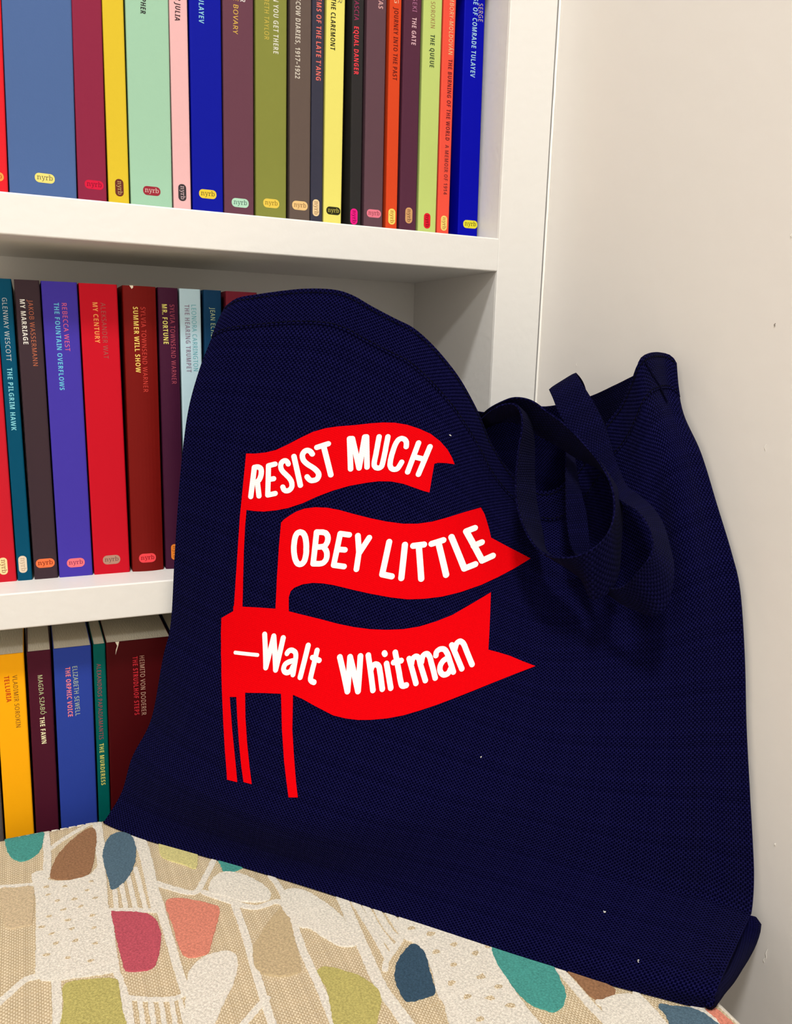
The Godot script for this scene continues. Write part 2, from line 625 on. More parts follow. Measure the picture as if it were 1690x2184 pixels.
func books() -> void:
	card = noise_tex(0.2, 256, 2)
	book("upper", -361.9, -345.1, -30.4, 0.0210, Color8(208, 31, 40), 0.0, "bright red paperback cut by the left frame edge on the upper shelf", [], ["h", 0.7, 13.4, 10.8, 5.4, Color8(221, 146, 68), Color8(173, 51, 24)])
	book("upper", -344.4, -304.1, -30.4, 0.0170, Color8(71, 96, 143), 0.0, "very thick slate-blue paperback with a pale yellow oval on the upper shelf", [], ["h", 1.0, 15.2, 11.9, 5.8, Color8(218, 204, 113), Color8(94, 89, 71)])
	book("upper", -303.3, -285.3, -30.4, 0.0100, Color8(129, 35, 61), 0.0, "maroon-red paperback with a red oval, between thick blue and yellow books on the upper shelf", [], ["h", 1.2, 14.2, 11.8, 5.6, Color8(197, 24, 58), Color8(120, 14, 40)])
	book("upper", -284.1, -270.9, -30.4, 0.0030, Color8(204, 177, 44), 0.0, "narrow golden yellow paperback with a brown oval, left of the mint green book", [], ["v", 0.4, 14.0, 5.4, 11.0, Color8(96, 44, 35), Color8(177, 151, 98)])
	book("upper", -269.9, -242.5, -30.4, 0.0040, Color8(148, 187, 160), 0.0, "wide mint green paperback with a dark red oval on the upper shelf", [["title", "PHER", Color8(42, 42, 42), -2.4, 132.4, -2.8, 123.2, 3.22]], ["h", 0.1, 14.0, 11.5, 5.8, Color8(142, 40, 52), Color8(201, 177, 168)])
	book("upper", -241.6, -229.7, -30.4, 0.0000, Color8(216, 169, 169), 0.0, "narrow pink paperback with a dark grey oval on the upper shelf", [["title", "R JULIA", Color8(59, 42, 46), -0.1, 137.1, -0.9, 122.8, 3.23]], ["v", 0.0, 15.0, 5.4, 11.1, Color8(58, 51, 54), Color8(192, 166, 169)])
	book("upper", -228.6, -207.3, -30.4, 0.0000, Color8(7, 17, 145), 0.0, "royal blue paperback with a yellow oval, between the pink and plum books", [["title", "ULAYEV", Color8(129, 183, 209), -2.6, 139.5, -2.7, 124.2, 3.30]], ["h", -0.2, 15.7, 12.1, 5.9, Color8(216, 186, 56), Color8(96, 85, 33)])
	book("upper", -206.6, -185.4, -30.4, 0.0030, Color8(96, 58, 71), 0.0, "plum paperback with a pale mint oval, left of the olive green book", [["title", "R", Color8(194, 186, 186), 3.2, 144.4, 3.1, 142.0, 3.39], ["author", "E BOVARY", Color8(211, 174, 78), -1.5, 143.8, -2.0, 121.4, 3.27]], ["h", 0.7, 12.0, 12.2, 6.0, Color8(164, 204, 178), Color8(68, 94, 85)])
	book("upper", -183.9, -161.4, -30.4, 0.0020, Color8(122, 126, 58), 0.0, "wide olive green paperback with a yellow oval on the upper shelf", [["title", "N YOU GET THERE", Color8(203, 203, 186), 3.2, 148.9, 3.2, 113.5, 3.54], ["author", "BETH TAYLOR", Color8(195, 174, 78), -3.3, 147.4, -3.3, 121.5, 3.37]], ["h", 0.0, 13.8, 11.9, 6.1, Color8(216, 186, 75), Color8(129, 105, 35)])
	book("upper", -158.9, -143.3, -30.4, 0.0000, Color8(92, 78, 71), 0.0, "taupe brown paperback with a tan oval, right of the olive green book", [["title", "SCOW DIARIES, 1917–1922", Color8(195, 187, 174), -2.0, 151.8, -2.3, 99.8, 3.48]], ["h", 0.0, 14.3, 11.8, 6.2, Color8(218, 181, 122), Color8(129, 96, 59)])
	book("upper", -142.8, -133.7, -30.4, 0.0000, Color8(52, 52, 66), 0.0, "thin dark slate paperback with a peach oval, left of the lemon yellow book", [["title", "EMS OF THE LATE T'ANG", Color8(209, 105, 96), 0.4, 154.5, 0.4, 100.8, 3.55]], ["v", -0.5, 13.9, 5.1, 11.8, Color8(216, 190, 146), Color8(138, 105, 71)])
	book("upper", -132.8, -118.8, -30.4, 0.0050, Color8(216, 208, 105), 0.0, "lemon yellow paperback with a black oval on the upper shelf", [["title", "THE CLAREMONT", Color8(37, 37, 24), -2.0, 156.2, -2.1, 122.6, 3.52], ["author", "R", Color8(129, 125, 85), 2.9, 157.4, 2.8, 153.9, 3.24]], ["h", 0.6, 13.0, 11.1, 5.6, Color8(42, 42, 21), Color8(177, 168, 78)])
	book("upper", -111.9, -102.9, -30.4, -0.0040, Color8(42, 40, 40), 0.0, "thin charcoal black paperback with a hot pink oval on the upper shelf", [["author", "IASCIA", Color8(152, 47, 89), -1.3, 159.4, -1.3, 145.0, 3.48], ["title", "EQUAL DANGER", Color8(218, 59, 70), -1.3, 141.0, -1.0, 109.1, 3.50]], ["v", -1.2, 10.4, 5.7, 11.4, Color8(216, 24, 122), Color8(103, 0, 52)])
	book("upper", -100.5, -85.1, -30.4, -0.0050, Color8(89, 63, 71), 0.0, "mauve brown paperback with a pink oval on the upper shelf", [["title", "IAS", Color8(197, 152, 150), 2.9, 163.1, 2.9, 156.0, 3.56]], ["h", 0.4, 14.0, 11.6, 5.8, Color8(213, 113, 131), Color8(122, 52, 61)])
	book("upper", -82.4, -72.9, -30.4, -0.0060, Color8(201, 66, 30), 0.0, "thin orange paperback with a pale yellow oval on the upper shelf", [["author", "G", Color8(221, 177, 146), 0.4, 165.4, 0.4, 161.9, 3.42], ["title", "JOURNEY INTO THE PAST", Color8(103, 30, 21), 0.4, 159.1, 0.3, 109.9, 3.45]], ["v", 0.2, 13.1, 5.9, 11.6, Color8(218, 195, 96), Color8(164, 96, 26)])
	book("upper", -70.9, -56.7, -30.4, -0.0060, Color8(78, 40, 58), 0.0, "dark plum paperback with a tan oval, right of the thin orange book", [["author", "SEKI", Color8(166, 106, 139), 1.4, 168.0, 1.5, 158.8, 3.49], ["title", "THE GATE", Color8(204, 166, 174), 1.3, 154.9, 1.1, 136.3, 3.50]], ["v", 0.7, 15.2, 6.0, 11.7, Color8(192, 145, 96), Color8(96, 59, 44)])
	book("upper", -54.9, -39.3, -30.4, -0.0070, Color8(178, 195, 110), 0.0, "pale lime green paperback with a red oval on the upper shelf", [["author", "SOROKIN", Color8(152, 117, 75), -0.1, 168.4, 0.2, 150.4, 3.56], ["title", "THE QUEUE", Color8(54, 71, 45), 0.2, 145.9, 0.2, 123.2, 3.58]], ["v", -0.1, 12.6, 5.7, 11.5, Color8(204, 24, 42), Color8(105, 7, 17)])
	book("upper", -38.2, -27.7, -30.4, -0.0070, Color8(221, 77, 59), 0.0, "thin coral paperback with long lettering down its spine on the upper shelf", [["author", "MBORY-MOLDOVÁN", Color8(218, 183, 131), 1.5, 173.9, 1.6, 134.6, 3.43], ["title", "THE BURNING OF THE WORLD", Color8(107, 33, 35), 1.7, 131.2, 1.3, 73.4, 3.35], ["title", "A MEMOIR OF 1914", Color8(129, 46, 44), 1.1, 70.1, 0.8, 33.5, 3.10]], ["v", 0.6, 12.1, 5.4, 11.3, Color8(221, 195, 105), Color8(148, 96, 44)])
	book("upper", -19.6, -1.7, -30.4, -0.0120, Color8(1, 4, 159), 0.0, "vivid blue paperback standing last on the right end of the upper shelf", [["author", "SERGE", Color8(177, 160, 152), 4.8, 174.3, 5.2, 161.7, 3.94], ["title", "SE OF COMRADE TULAYEV", Color8(148, 187, 216), 0.3, 177.0, -0.3, 121.6, 3.93]], ["h", 2.1, 13.2, 12.9, 6.1, Color8(213, 204, 51), Color8(105, 96, 17)])
	book("middle", -368.6, -354.4, -30.4, -0.0080, Color8(192, 27, 42), 0.0, "red paperback with a cream oval cut by the left frame edge on the middle shelf", [], ["v", -0.6, 11.3, 5.2, 12.0, Color8(235, 210, 150), Color8(139, 94, 66)])
	book("middle", -353.7, -344.4, -30.4, -0.0100, Color8(0, 72, 100), 0.0, "thin petrol blue paperback at the left end of the middle shelf", [["author", "GLENWAY WESCOTT", Color8(177, 188, 190), -0.2, 190.9, -0.1, 150.4, 2.93], ["title", "THE PILGRIM HAWK", Color8(122, 197, 210), -0.2, 145.9, -0.2, 104.5, 2.98]], ["v", -0.8, 11.6, 5.3, 12.1, Color8(220, 201, 175), Color8(177, 154, 132)])
	book("middle", -343.0, -327.8, -30.4, -0.0090, Color8(59, 44, 50), 0.0, "dark brown-black paperback with an orange oval on the middle shelf", [["author", "JAKOB WASSERMANN", Color8(179, 104, 76), 1.3, 190.4, 2.0, 147.5, 2.94], ["title", "MY MARRIAGE", Color8(223, 220, 212), -3.5, 190.5, -3.0, 161.6, 2.92]], ["h", -0.1, 11.3, 12.1, 6.4, Color8(233, 113, 66), Color8(104, 29, 10)])
	book("middle", -326.9, -304.6, -30.4, -0.0090, Color8(66, 53, 160), 0.0, "violet-blue paperback with a pink oval on the middle shelf", [["author", "REBECCA WEST", Color8(225, 104, 132), 2.4, 189.2, 3.0, 157.7, 3.03], ["title", "THE FOUNTAIN OVERFLOWS", Color8(104, 188, 220), -2.5, 189.3, -2.0, 131.6, 3.02]], ["h", 0.2, 10.0, 11.8, 6.5, Color8(237, 113, 122), Color8(113, 38, 76)])
	book("middle", -303.6, -279.0, -30.4, -0.0090, Color8(192, 16, 35), 0.0, "wide crimson paperback with a greyish oval on the middle shelf", [["author", "ALEKSANDER WAT", Color8(165, 85, 79), 2.6, 190.7, 3.0, 153.2, 3.14], ["title", "MY CENTURY", Color8(237, 150, 85), -2.6, 190.7, -2.1, 163.7, 3.11]], ["h", -0.1, 10.3, 11.9, 6.6, Color8(173, 132, 113), Color8(104, 76, 70)])
	book("middle", -277.2, -255.0, -30.4, -0.0010, Color8(113, 18, 14), 1.6, "brick-red paperback with a chipped top edge and a coral oval on the middle shelf", [["author", "SYLVIA TOWNSEND WARNER", Color8(203, 66, 57), 1.9, 189.0, 2.1, 130.6, 3.17], ["title", "SUMMER WILL SHOW", Color8(233, 201, 104), -3.2, 188.9, -2.6, 144.1, 3.24]], ["h", -0.5, 10.0, 12.0, 6.7, Color8(237, 70, 76), Color8(122, 10, 20)])
	book("middle", -253.3, -239.6, -30.4, -0.0030, Color8(64, 22, 48), 0.8, "dark aubergine paperback left of the pale blue book on the middle shelf", [["author", "SYLVIA TOWNSEND WARNER", Color8(169, 76, 94), 2.5, 191.6, 2.6, 136.4, 3.19], ["title", "MR. FORTUNE", Color8(220, 210, 113), -2.9, 191.6, -2.4, 164.3, 3.32]], ["v", -0.4, 12.9, 5.1, 11.8, Color8(233, 132, 48), Color8(150, 76, 20)])
	book("middle", -238.5, -223.7, -30.4, -0.0030, Color8(182, 210, 220), 0.0, "pale ice-blue paperback partly behind the tote bag on the middle shelf", [["author", "LEONORA CARRINGTON", Color8(94, 169, 179), 2.3, 192.1, 2.9, 145.8, 3.32], ["title", "THE HEARING TRUMPET", Color8(139, 130, 149), -2.5, 192.1, -2.0, 144.9, 3.24]], [])
	book("middle", -222.0, -209.4, -30.4, -0.0010, Color8(16, 57, 91), 0.0, "navy teal paperback mostly hidden behind the tote bag on the middle shelf", [["author", "JEAN ECHENOZ", Color8(177, 192, 149), -0.2, 191.0, 0.2, 162.1, 3.31]], [])
	book("middle", -206.0, -183.2, -30.4, -0.0010, Color8(119, 35, 50), 0.0, "wine red paperback with only its top corner showing above the tote bag", [], [])
	book("lower", -388.6, -373.5, -20.4, 0.0040, Color8(92, 84, 80), 0.0, "grey paperback sliver cut by the left frame edge on the bottom shelf", [], [])
	book("lower", -372.3, -353.5, -20.4, 0.0040, Color8(252, 174, 14), 0.0, "amber yellow paperback on the bottom shelf behind the seat", [["author", "VLADIMIR SOROKIN", Color8(122, 82, 32), 2.9, 187.3, 3.3, 148.3, 3.00], ["title", "TELLURIA", Color8(192, 62, 22), -2.4, 187.3, -1.7, 168.1, 3.05]], [])
	book("lower", -352.4, -337.0, -20.4, 0.0080, Color8(74, 22, 40), 0.0, "dark burgundy paperback between the amber and blue ones on the bottom shelf", [["author", "MAGDA SZABÓ", Color8(192, 202, 152), -0.0, 185.0, 0.7, 155.5, 3.07], ["title", "THE FAWN", Color8(242, 236, 192), -0.1, 153.4, 0.5, 133.0, 3.10]], [])
	book("lower", -335.5, -310.2, -20.4, 0.0080, Color8(44, 66, 156), 0.0, "wide blue paperback with pink and green lettering on the bottom shelf", [["author", "ELIZABETH SEWELL", Color8(176, 192, 160), 1.2, 188.5, 2.0, 150.7, 3.17], ["title", "THE ORPHIC VOICE", Color8(242, 132, 142), -3.6, 188.4, -3.1, 150.6, 3.15]], [])
	book("lower", -309.3, -301.0, -20.4, 0.0100, Color8(0, 90, 84), 0.0, "thin teal green paperback left of the very thick dark red one on the bottom shelf", [["author", "ALEXANDROS PAPADIAMANTIS", Color8(152, 72, 82), -0.7, 188.2, -0.6, 129.4, 2.93], ["title", "THE MURDERESS", Color8(206, 202, 102), -0.7, 126.0, -0.3, 92.7, 2.99]], [])
	book("lower", -300.5, -255.2, -20.4, 0.0100, Color8(70, 8, 12), 0.0, "very thick dark red paperback with a torn spine top on the bottom shelf", [["author", "HEIMITO VON DODERER", Color8(192, 152, 132), 2.1, 190.4, 2.7, 143.6, 3.38], ["title", "THE STRUDLHOF STEPS", Color8(192, 42, 52), -2.8, 190.4, -2.4, 144.4, 3.36]], [])
	book("lower", -253.9, -233.0, -20.4, 0.0100, Color8(28, 34, 60), 0.0, "paperback right of the very thick dark red one, mostly hidden behind the tote bag", [], [])


# ------------------------------------------------------------------ seat
const ROLL := 0.012


func seat_y(x: float, z: float) -> float:
	var d := minf(SEAT_X - x, z - SEAT_Z)
	if d >= ROLL:
		return SEAT_Y
	d = maxf(d, 0.0005)
	return SEAT_Y - (ROLL - sqrt(ROLL * ROLL - (ROLL - d) * (ROLL - d)))


func seat() -> void:
	var x0 := -0.66
	var z1 := 0.56
	var o := thing("upholstered_seat", "square upholstered seat in beige fabric with raised velvet patches, in front of the bookcase", "seat", Vector3(0, 0, 0))
	# the cushion: loops of a rounded square, up its side, round the rolled edge and in across the top
	var sh := Shape.new()
	var loops := []
	for k in [[0.0, -0.10], [0.0, -ROLL * 1.6]]:
		loops.append([k[0], k[1], 0.0])
	for i in 9:
		var q := PI / 2 * i / 8
		loops.append([ROLL * (1.0 - cos(q)), -ROLL * (1.0 - sin(q)), q])
	for d in [0.05, 0.12, 0.2]:
		loops.append([d, 0.0, PI / 2])
	var count := 0
	for l in loops:
		var d: float = l[0]
		var poly := rounded(x0 + d, SEAT_Z + d, SEAT_X - d, z1 - d, maxf(0.004, 0.016 - d), 5)
		count = poly.size()
		for i in count:
			var p := poly[i]
			var e := (poly[(i + 1) % count] - poly[(i - 1 + count) % count]).normalized()
			var out := Vector3(e.y, 0, -e.x) * cos(l[2]) + Vector3.UP * sin(l[2])
			sh.vert(Vector3(p.x, SEAT_Y + l[1], p.y), out.normalized(), p)
	for j in loops.size() - 1:
		for i in count:
			var a := j * count + i
			var b := j * count + (i + 1) % count
			sh.quad(a, b, b + count, a + count)
	var last := []
	for i in count:
		last.append(sh.v[(loops.size() - 1) * count + i])
	sh.flat(last, Vector3.UP)
	var cushion := part("cushion", sh.done(), M.ground, o)
	part("seat_frame", slab(x0 + 0.01, SEAT_Y - 0.17, SEAT_Z + 0.01, SEAT_X - 0.01, SEAT_Y - 0.1, z1 - 0.01, 0.004, "y"), M.ground, o)
	for x in [x0 + 0.05, SEAT_X - 0.05]:
		for z in [SEAT_Z + 0.05, z1 - 0.05]:
			part("leg", slab(x - 0.02, 0.0, z - 0.02, x + 0.02, SEAT_Y - 0.17, z + 0.02, 0.004, "y"), M.wood, o)
	# the cut velvet pattern, outlines in tenths of a millimetre on the seat (x, z)
	var high := 0.6
	for b in BANDS:
		high += 0.004
		var line := PackedVector2Array()
		for p in b[1]:
			line.append(Vector2(p[0], p[1]) / 10.0)
		var fine := smooth2(line, 4)
		for poly in thick(fine, b[0] / 2.0):
			if not Geometry2D.is_polygon_clockwise(poly):
				part("velvet_band", pile_mesh(wobble(poly, 0.25), high), M.ivory, cushion)
	for r in REGIONS:
		high += 0.004
		part("velvet_field", pile_mesh(wobble(closed2(r), 0.3), high + 0.08), M.ivory, cushion)
	for p in PATCHES:
		high += 0.004
		part("velvet_patch", pile_mesh(wobble(closed2(p[1]), 0.3), high + 0.2), M[p[0]], cushion, "%s velvet patch" % p[0])
	more_pattern(cushion, high)
	for d in DOTS:
		for p in d[1]:
			var r: float = d[0] / 7.5
			var poly := PackedVector2Array()
			for i in 7:
				var q := TAU * i / 7 + rng.randf()
				poly.append(Vector2(p[0], p[1]) / 10.0 + Vector2(cos(TAU * i / 7) * 1.25, sin(TAU * i / 7) * 0.85) * r * (0.65 + 0.6 * rng.randf()))
			part("woven_spot", pile_mesh(poly, 0.96), M.ground, cushion)


# The fabric goes on past what the photograph shows: loose patches and bands over the rest of the seat.
func more_pattern(cushion: Node3D, high: float) -> void:
	var put := []
	var dyes := ["teal", "brown", "slate", "yellow", "tan", "crimson", "salmon", "olive", "ivory", "beige", "navy"]
	for n in 900:
		var p := Vector2(rng.randf_range(-635.0, -45.0), rng.randf_range(30.0, 535.0))
		var seen := p.x > -450.0 and p.y < 246.0 + 0.41 * (p.x + 370.0)
		var room := not seen
		for q in put:
			room = room and p.distance_to(q) > 54.0
		if not room:
			continue
		put.append(p)
		high += 0.004
		var poly := []
		var turn := rng.randf() * TAU
		for i in 10:
			var w := TAU * i / 10.0
			var r := Vector2(cos(w) * 15.0, sin(w) * 22.0) * rng.randf_range(0.85, 1.1)
			r = r.rotated(turn)
			poly.append([(p.x + r.x) * 10.0, (p.y + r.y) * 10.0])
		part("velvet_patch", pile_mesh(wobble(closed2(poly), 0.3), high + 0.2), M[dyes[put.size() % dyes.size()]], cushion)
		var a := p + Vector2(34, 0).rotated(turn)
		var line := PackedVector2Array([a - Vector2(0, 38).rotated(turn), a, a + Vector2(6, 40).rotated(turn)])
		for strip in thick(line, 4.0):
			part("velvet_band", pile_mesh(wobble(strip, 0.25), high), M.ivory, cushion)


func smooth2(line: PackedVector2Array, steps: int) -> PackedVector2Array:
	var pts := []
	for p in line:
		pts.append(Vector3(p.x, p.y, 0))
	var out := PackedVector2Array()
	for p in spline(pts, steps):
		out.append(Vector2(p.x, p.y))
	return out


func closed2(pts: Array) -> PackedVector2Array:
	var line := []
	for p in pts:
		line.append(Vector3(p[0], p[1], 0) / 10.0)
	var n := line.size()
	var out := PackedVector2Array()
	for i in n:
		var a: Vector3 = line[(i - 1 + n) % n]
		var b: Vector3 = line[i]
		var c: Vector3 = line[(i + 1) % n]
		var d: Vector3 = line[(i + 2) % n]
		for k in 3:
			var t := k / 3.0
			var q := 0.5 * (2.0 * b + (c - a) * t + (2.0 * a - 5.0 * b + 4.0 * c - d) * t * t + (3.0 * b - a - 3.0 * c + d) * t * t * t)
			out.append(Vector2(q.x, q.y))
	return out


func wobble(poly: PackedVector2Array, by: float) -> PackedVector2Array:  # the ragged edge of cut pile
	var out := PackedVector2Array()
	var n := poly.size()
	for i in n:
		var p := poly[i]
		var r := poly[(i + 1) % n]
		var steps := maxi(1, int(p.distance_to(r) / 1.2))
		for k in steps:
			out.append(p.lerp(r, float(k) / steps) + Vector2(rng.randf_range(-by, by), rng.randf_range(-by, by)))
	return out


# Pile cut to an outline (mm on the seat), high mm above the ground weave, following the cushion, with an edge down to the weave.
func pile_mesh(poly: PackedVector2Array, high: float) -> ArrayMesh:
	var sh := Shape.new()
	cells(poly, 6.0, func(tri: Array) -> void:
		var k := []
		for p in tri:
			k.append(sh.vert(on_seat(p, high), seat_up(p), p / 1000.0))
		sh.tri(k[0], k[1], k[2]))
	if Geometry2D.is_polygon_clockwise(poly):
		poly.reverse()
	for i in poly.size():
		var p := poly[i]
		var r := poly[(i + 1) % poly.size()]
		var d := (r - p).normalized()
		var out := Vector3(d.y, 0.6, -d.x).normalized()
		var k0 := sh.vert(on_seat(p, high), out)
		var k1 := sh.vert(on_seat(r, high), out)
		var k2 := sh.vert(on_seat(r, -0.3), out)
		var k3 := sh.vert(on_seat(p, -0.3), out)
		sh.quad(k0, k1, k2, k3)
	return sh.done()


func on_seat(p: Vector2, high: float) -> Vector3:
	var x := p.x / 1000.0
	var z := p.y / 1000.0
	return Vector3(minf(x, SEAT_X + 0.0008), seat_y(x, z), maxf(z, SEAT_Z - 0.0008)) + seat_up(p) * high / 1000.0


func seat_up(p: Vector2) -> Vector3:
	var x := p.x / 1000.0
	var z := p.y / 1000.0
	var dx := ROLL - (SEAT_X - x)
	var dz := ROLL - (z - SEAT_Z)
	if maxf(dx, dz) <= 0.0:
		return Vector3.UP
	var s := clampf(maxf(dx, dz) / ROLL, 0.0, 0.98)
	return (Vector3.RIGHT if dx > dz else Vector3.FORWARD) * s + Vector3.UP * sqrt(1.0 - s * s)


# Cuts a polygon into triangles no larger than a square of the given side, so that it can follow a curved surface.
func cells(poly: PackedVector2Array, side: float, each: Callable) -> void:
	var box := Rect2(poly[0], Vector2.ZERO)
	for p in poly:
		box = box.expand(p)
	var nx := int(ceil(box.size.x / side)) + 1
	var ny := int(ceil(box.size.y / side)) + 1
	for i in nx:
		var a := box.position + Vector2(i * side - 0.01, -1.0)
		var strip := PackedVector2Array([a, a + Vector2(side, 0), a + Vector2(side, box.size.y + 2.0), a + Vector2(0, box.size.y + 2.0)])
		for s in Geometry2D.intersect_polygons(poly, strip):
			for j in ny:
				var b := box.position + Vector2(i * side - 0.02, j * side - 0.01)
				var cell := PackedVector2Array([b, b + Vector2(side + 0.02, 0), b + Vector2(side + 0.02, side), b + Vector2(0, side)])
				for c in Geometry2D.intersect_polygons(s, cell):
					var t := Geometry2D.triangulate_polygon(c)
					for q in range(0, t.size(), 3):
						each.call([c[t[q]], c[t[q + 1]], c[t[q + 2]]])


# ------------------------------------------------------------------ tote bag
# Lines of the bag in tenths of a millimetre, in the bag's own axes: x along its foot, y up, z out of its front; the origin is the middle of its foot.
const LEFT := [[-1990, 0, 0], [-1911, 198, -119], [-1873, 436, -209], [-1796, 694, -342], [-1750, 1128, -416], [-1720, 1363, -460], [-1700, 1805, -482], [-1667, 2269, -503], [-1637, 2593, -522], [-1595, 2880, -542], [-1534, 3131, -581], [-1468, 3333, -625], [-1428, 3456, -656], [-1393, 3550, -693]]
const RIGHT := [[1990, 0, 0], [2014, 111, 16], [2049, 138, -119], [2118, 111, -436], [2178, 84, -714], [2196, 95, -805], [2188, 277, -848], [2152, 526, -882], [2117, 745, -915], [2054, 1157, -974], [2001, 1573, -1024], [1937, 1954, -1085], [1869, 2161, -1149], [1762, 2420, -1250], [1633, 2729, -1372], [1512, 2939, -1485], [1461, 3092, -1534], [1426, 3268, -1567]]
const FOOT := [[-1990, 0, 0], [-1641, 0, 29], [-1261, 0, 21], [-901, 0, 10], [-553, 0, 7], [-220, 0, 9], [102, 0, 18], [406, 0, 23], [697, 0, 31], [975, 0, 39], [1238, 0, 40], [1491, 0, 44], [1731, 0, 28], [1871, 0, 20], [1990, 0, 0]]
const RIM := [[-1393, 3550, -693], [-1297, 3608, -705], [-1171, 3636, -763], [-1049, 3659, -829], [-885, 3681, -914], [-716, 3680, -992], [-604, 3648, -1048], [-494, 3583, -1113], [-349, 3508, -1178], [-227, 3449, -1219], [-101, 3345, -1251], [14, 3224, -1272], [95, 3117, -1294], [174, 2979, -1327], [226, 2876, -1345], [322, 2683, -1357], [495, 2477, -1364], [695, 2405, -1385], [879, 2547, -1390], [1033, 2846, -1389], [1137, 3004, -1360], [1195, 3155, -1307], [1234, 3283, -1272], [1288, 3330, -1355], [1344, 3330, -1525], [1394, 3311, -1561], [1426, 3268, -1567]]
const BACK_RIM := [[-1408, 3545, -715], [-1266, 3527, -827], [-999, 3463, -1059], [-612, 3253, -1394], [-189, 2960, -1741], [68, 2858, -1887], [293, 2933, -1947], [514, 2922, -1979], [805, 3005, -1945], [1024, 3107, -1734], [1175, 3184, -1578], [1309, 3238, -1517], [1428, 3268, -1541]]
const CORNER := [[2190, 28, -822], [2196, -5, -781], [2173, -61, -695], [2134, -76, -552], [2082, -46, -351], [2032, 15, -158], [2002, 48, -43], [1991, 66, 18]]
const SEAM := [[911, 993], [923, 972], [941, 951], [957, 932]]
const LINT := [[415, 902], [579, 386], [823, 133], [897, 48]]
# both edges of each strap, point by point along it
const HANDLE_NEAR := [[74, 2734, -1520, 34, 2634, -1660], [231, 2871, -1320, 175, 2765, -1500], [375, 2957, -1140, 299, 2842, -1340], [468, 2986, -1080, 412, 2882, -1310], [533, 2977, -1040, 529, 2909, -1280], [575, 2916, -1010, 579, 2849, -1260], [585, 2824, -990, 607, 2760, -1240], [576, 2708, -970, 624, 2663, -1210], [580, 2565, -930, 641, 2540, -1170], [596, 2455, -880, 671, 2395, -1120], [630, 2346, -840, 708, 2283, -1080], [688, 2242, -800, 749, 2172, -1040], [769, 2158, -750, 781, 2085, -1000], [843, 2124, -720, 840, 2047, -960], [919, 2118, -700, 913, 2017, -930], [1018, 2140, -680, 1041, 1956, -870], [1105, 2188, -680, 1125, 1867, -780], [1169, 2250, -700, 1211, 1917, -770], [1207, 2326, -730, 1256, 2021, -840], [1214, 2416, -780, 1246, 2202, -950], [1191, 2517, -830, 1225, 2371, -1050], [1145, 2604, -880, 1176, 2495, -1110], [1073, 2691, -930, 1065, 2596, -1170], [974, 2779, -980, 890, 2660, -1220], [843, 2881, -1030, 729, 2735, -1270], [726, 2944, -1080, 599, 2785, -1310], [608, 3009, -1120, 487, 2838, -1340], [493, 3023, -1150, 375, 2845, -1370], [388, 2989, -1200, 293, 2821, -1410], [264, 2927, -1310, 201, 2777, -1490], [152, 2842, -1450, 92, 2712, -1600]]
const HANDLE_FAR := [[658, 2825, -1900, 831, 2934, -1920], [629, 2935, -1840, 816, 3051, -1880], [602, 3013, -1770, 795, 3127, -1820], [597, 3058, -1670, 765, 3179, -1730], [650, 3007, -1560, 825, 3124, -1600], [725, 2906, -1460, 921, 3024, -1480], [850, 2783, -1340, 1018, 2904, -1360], [990, 2668, -1220, 1097, 2761, -1260], [1099, 2551, -1100, 1158, 2641, -1180], [1184, 2470, -990, 1227, 2519, -1140], [1265, 2445, -870, 1314, 2471, -1080], [1346, 2427, -760, 1405, 2416, -1010], [1409, 2375, -690, 1481, 2331, -940], [1448, 2303, -640, 1546, 2192, -830], [1457, 2235, -610, 1571, 2122, -760], [1430, 2174, -600, 1575, 2010, -700], [1388, 2107, -620, 1548, 1895, -680], [1345, 2039, -660, 1484, 1843, -700], [1288, 1979, -710, 1395, 1846, -750], [1216, 1959, -770, 1285, 1865, -800], [1124, 2007, -840, 1177, 1930, -860], [1023, 2066, -910, 1105, 2023, -920], [946, 2135, -960, 1060, 2144, -980], [891, 2310, -1030, 1008, 2331, -1070], [870, 2452, -1070, 958, 2453, -1120], [849, 2561, -1140, 914, 2543, -1200], [815, 2664, -1280, 862, 2655, -1340], [767, 2732, -1500, 813, 2732, -1540]]
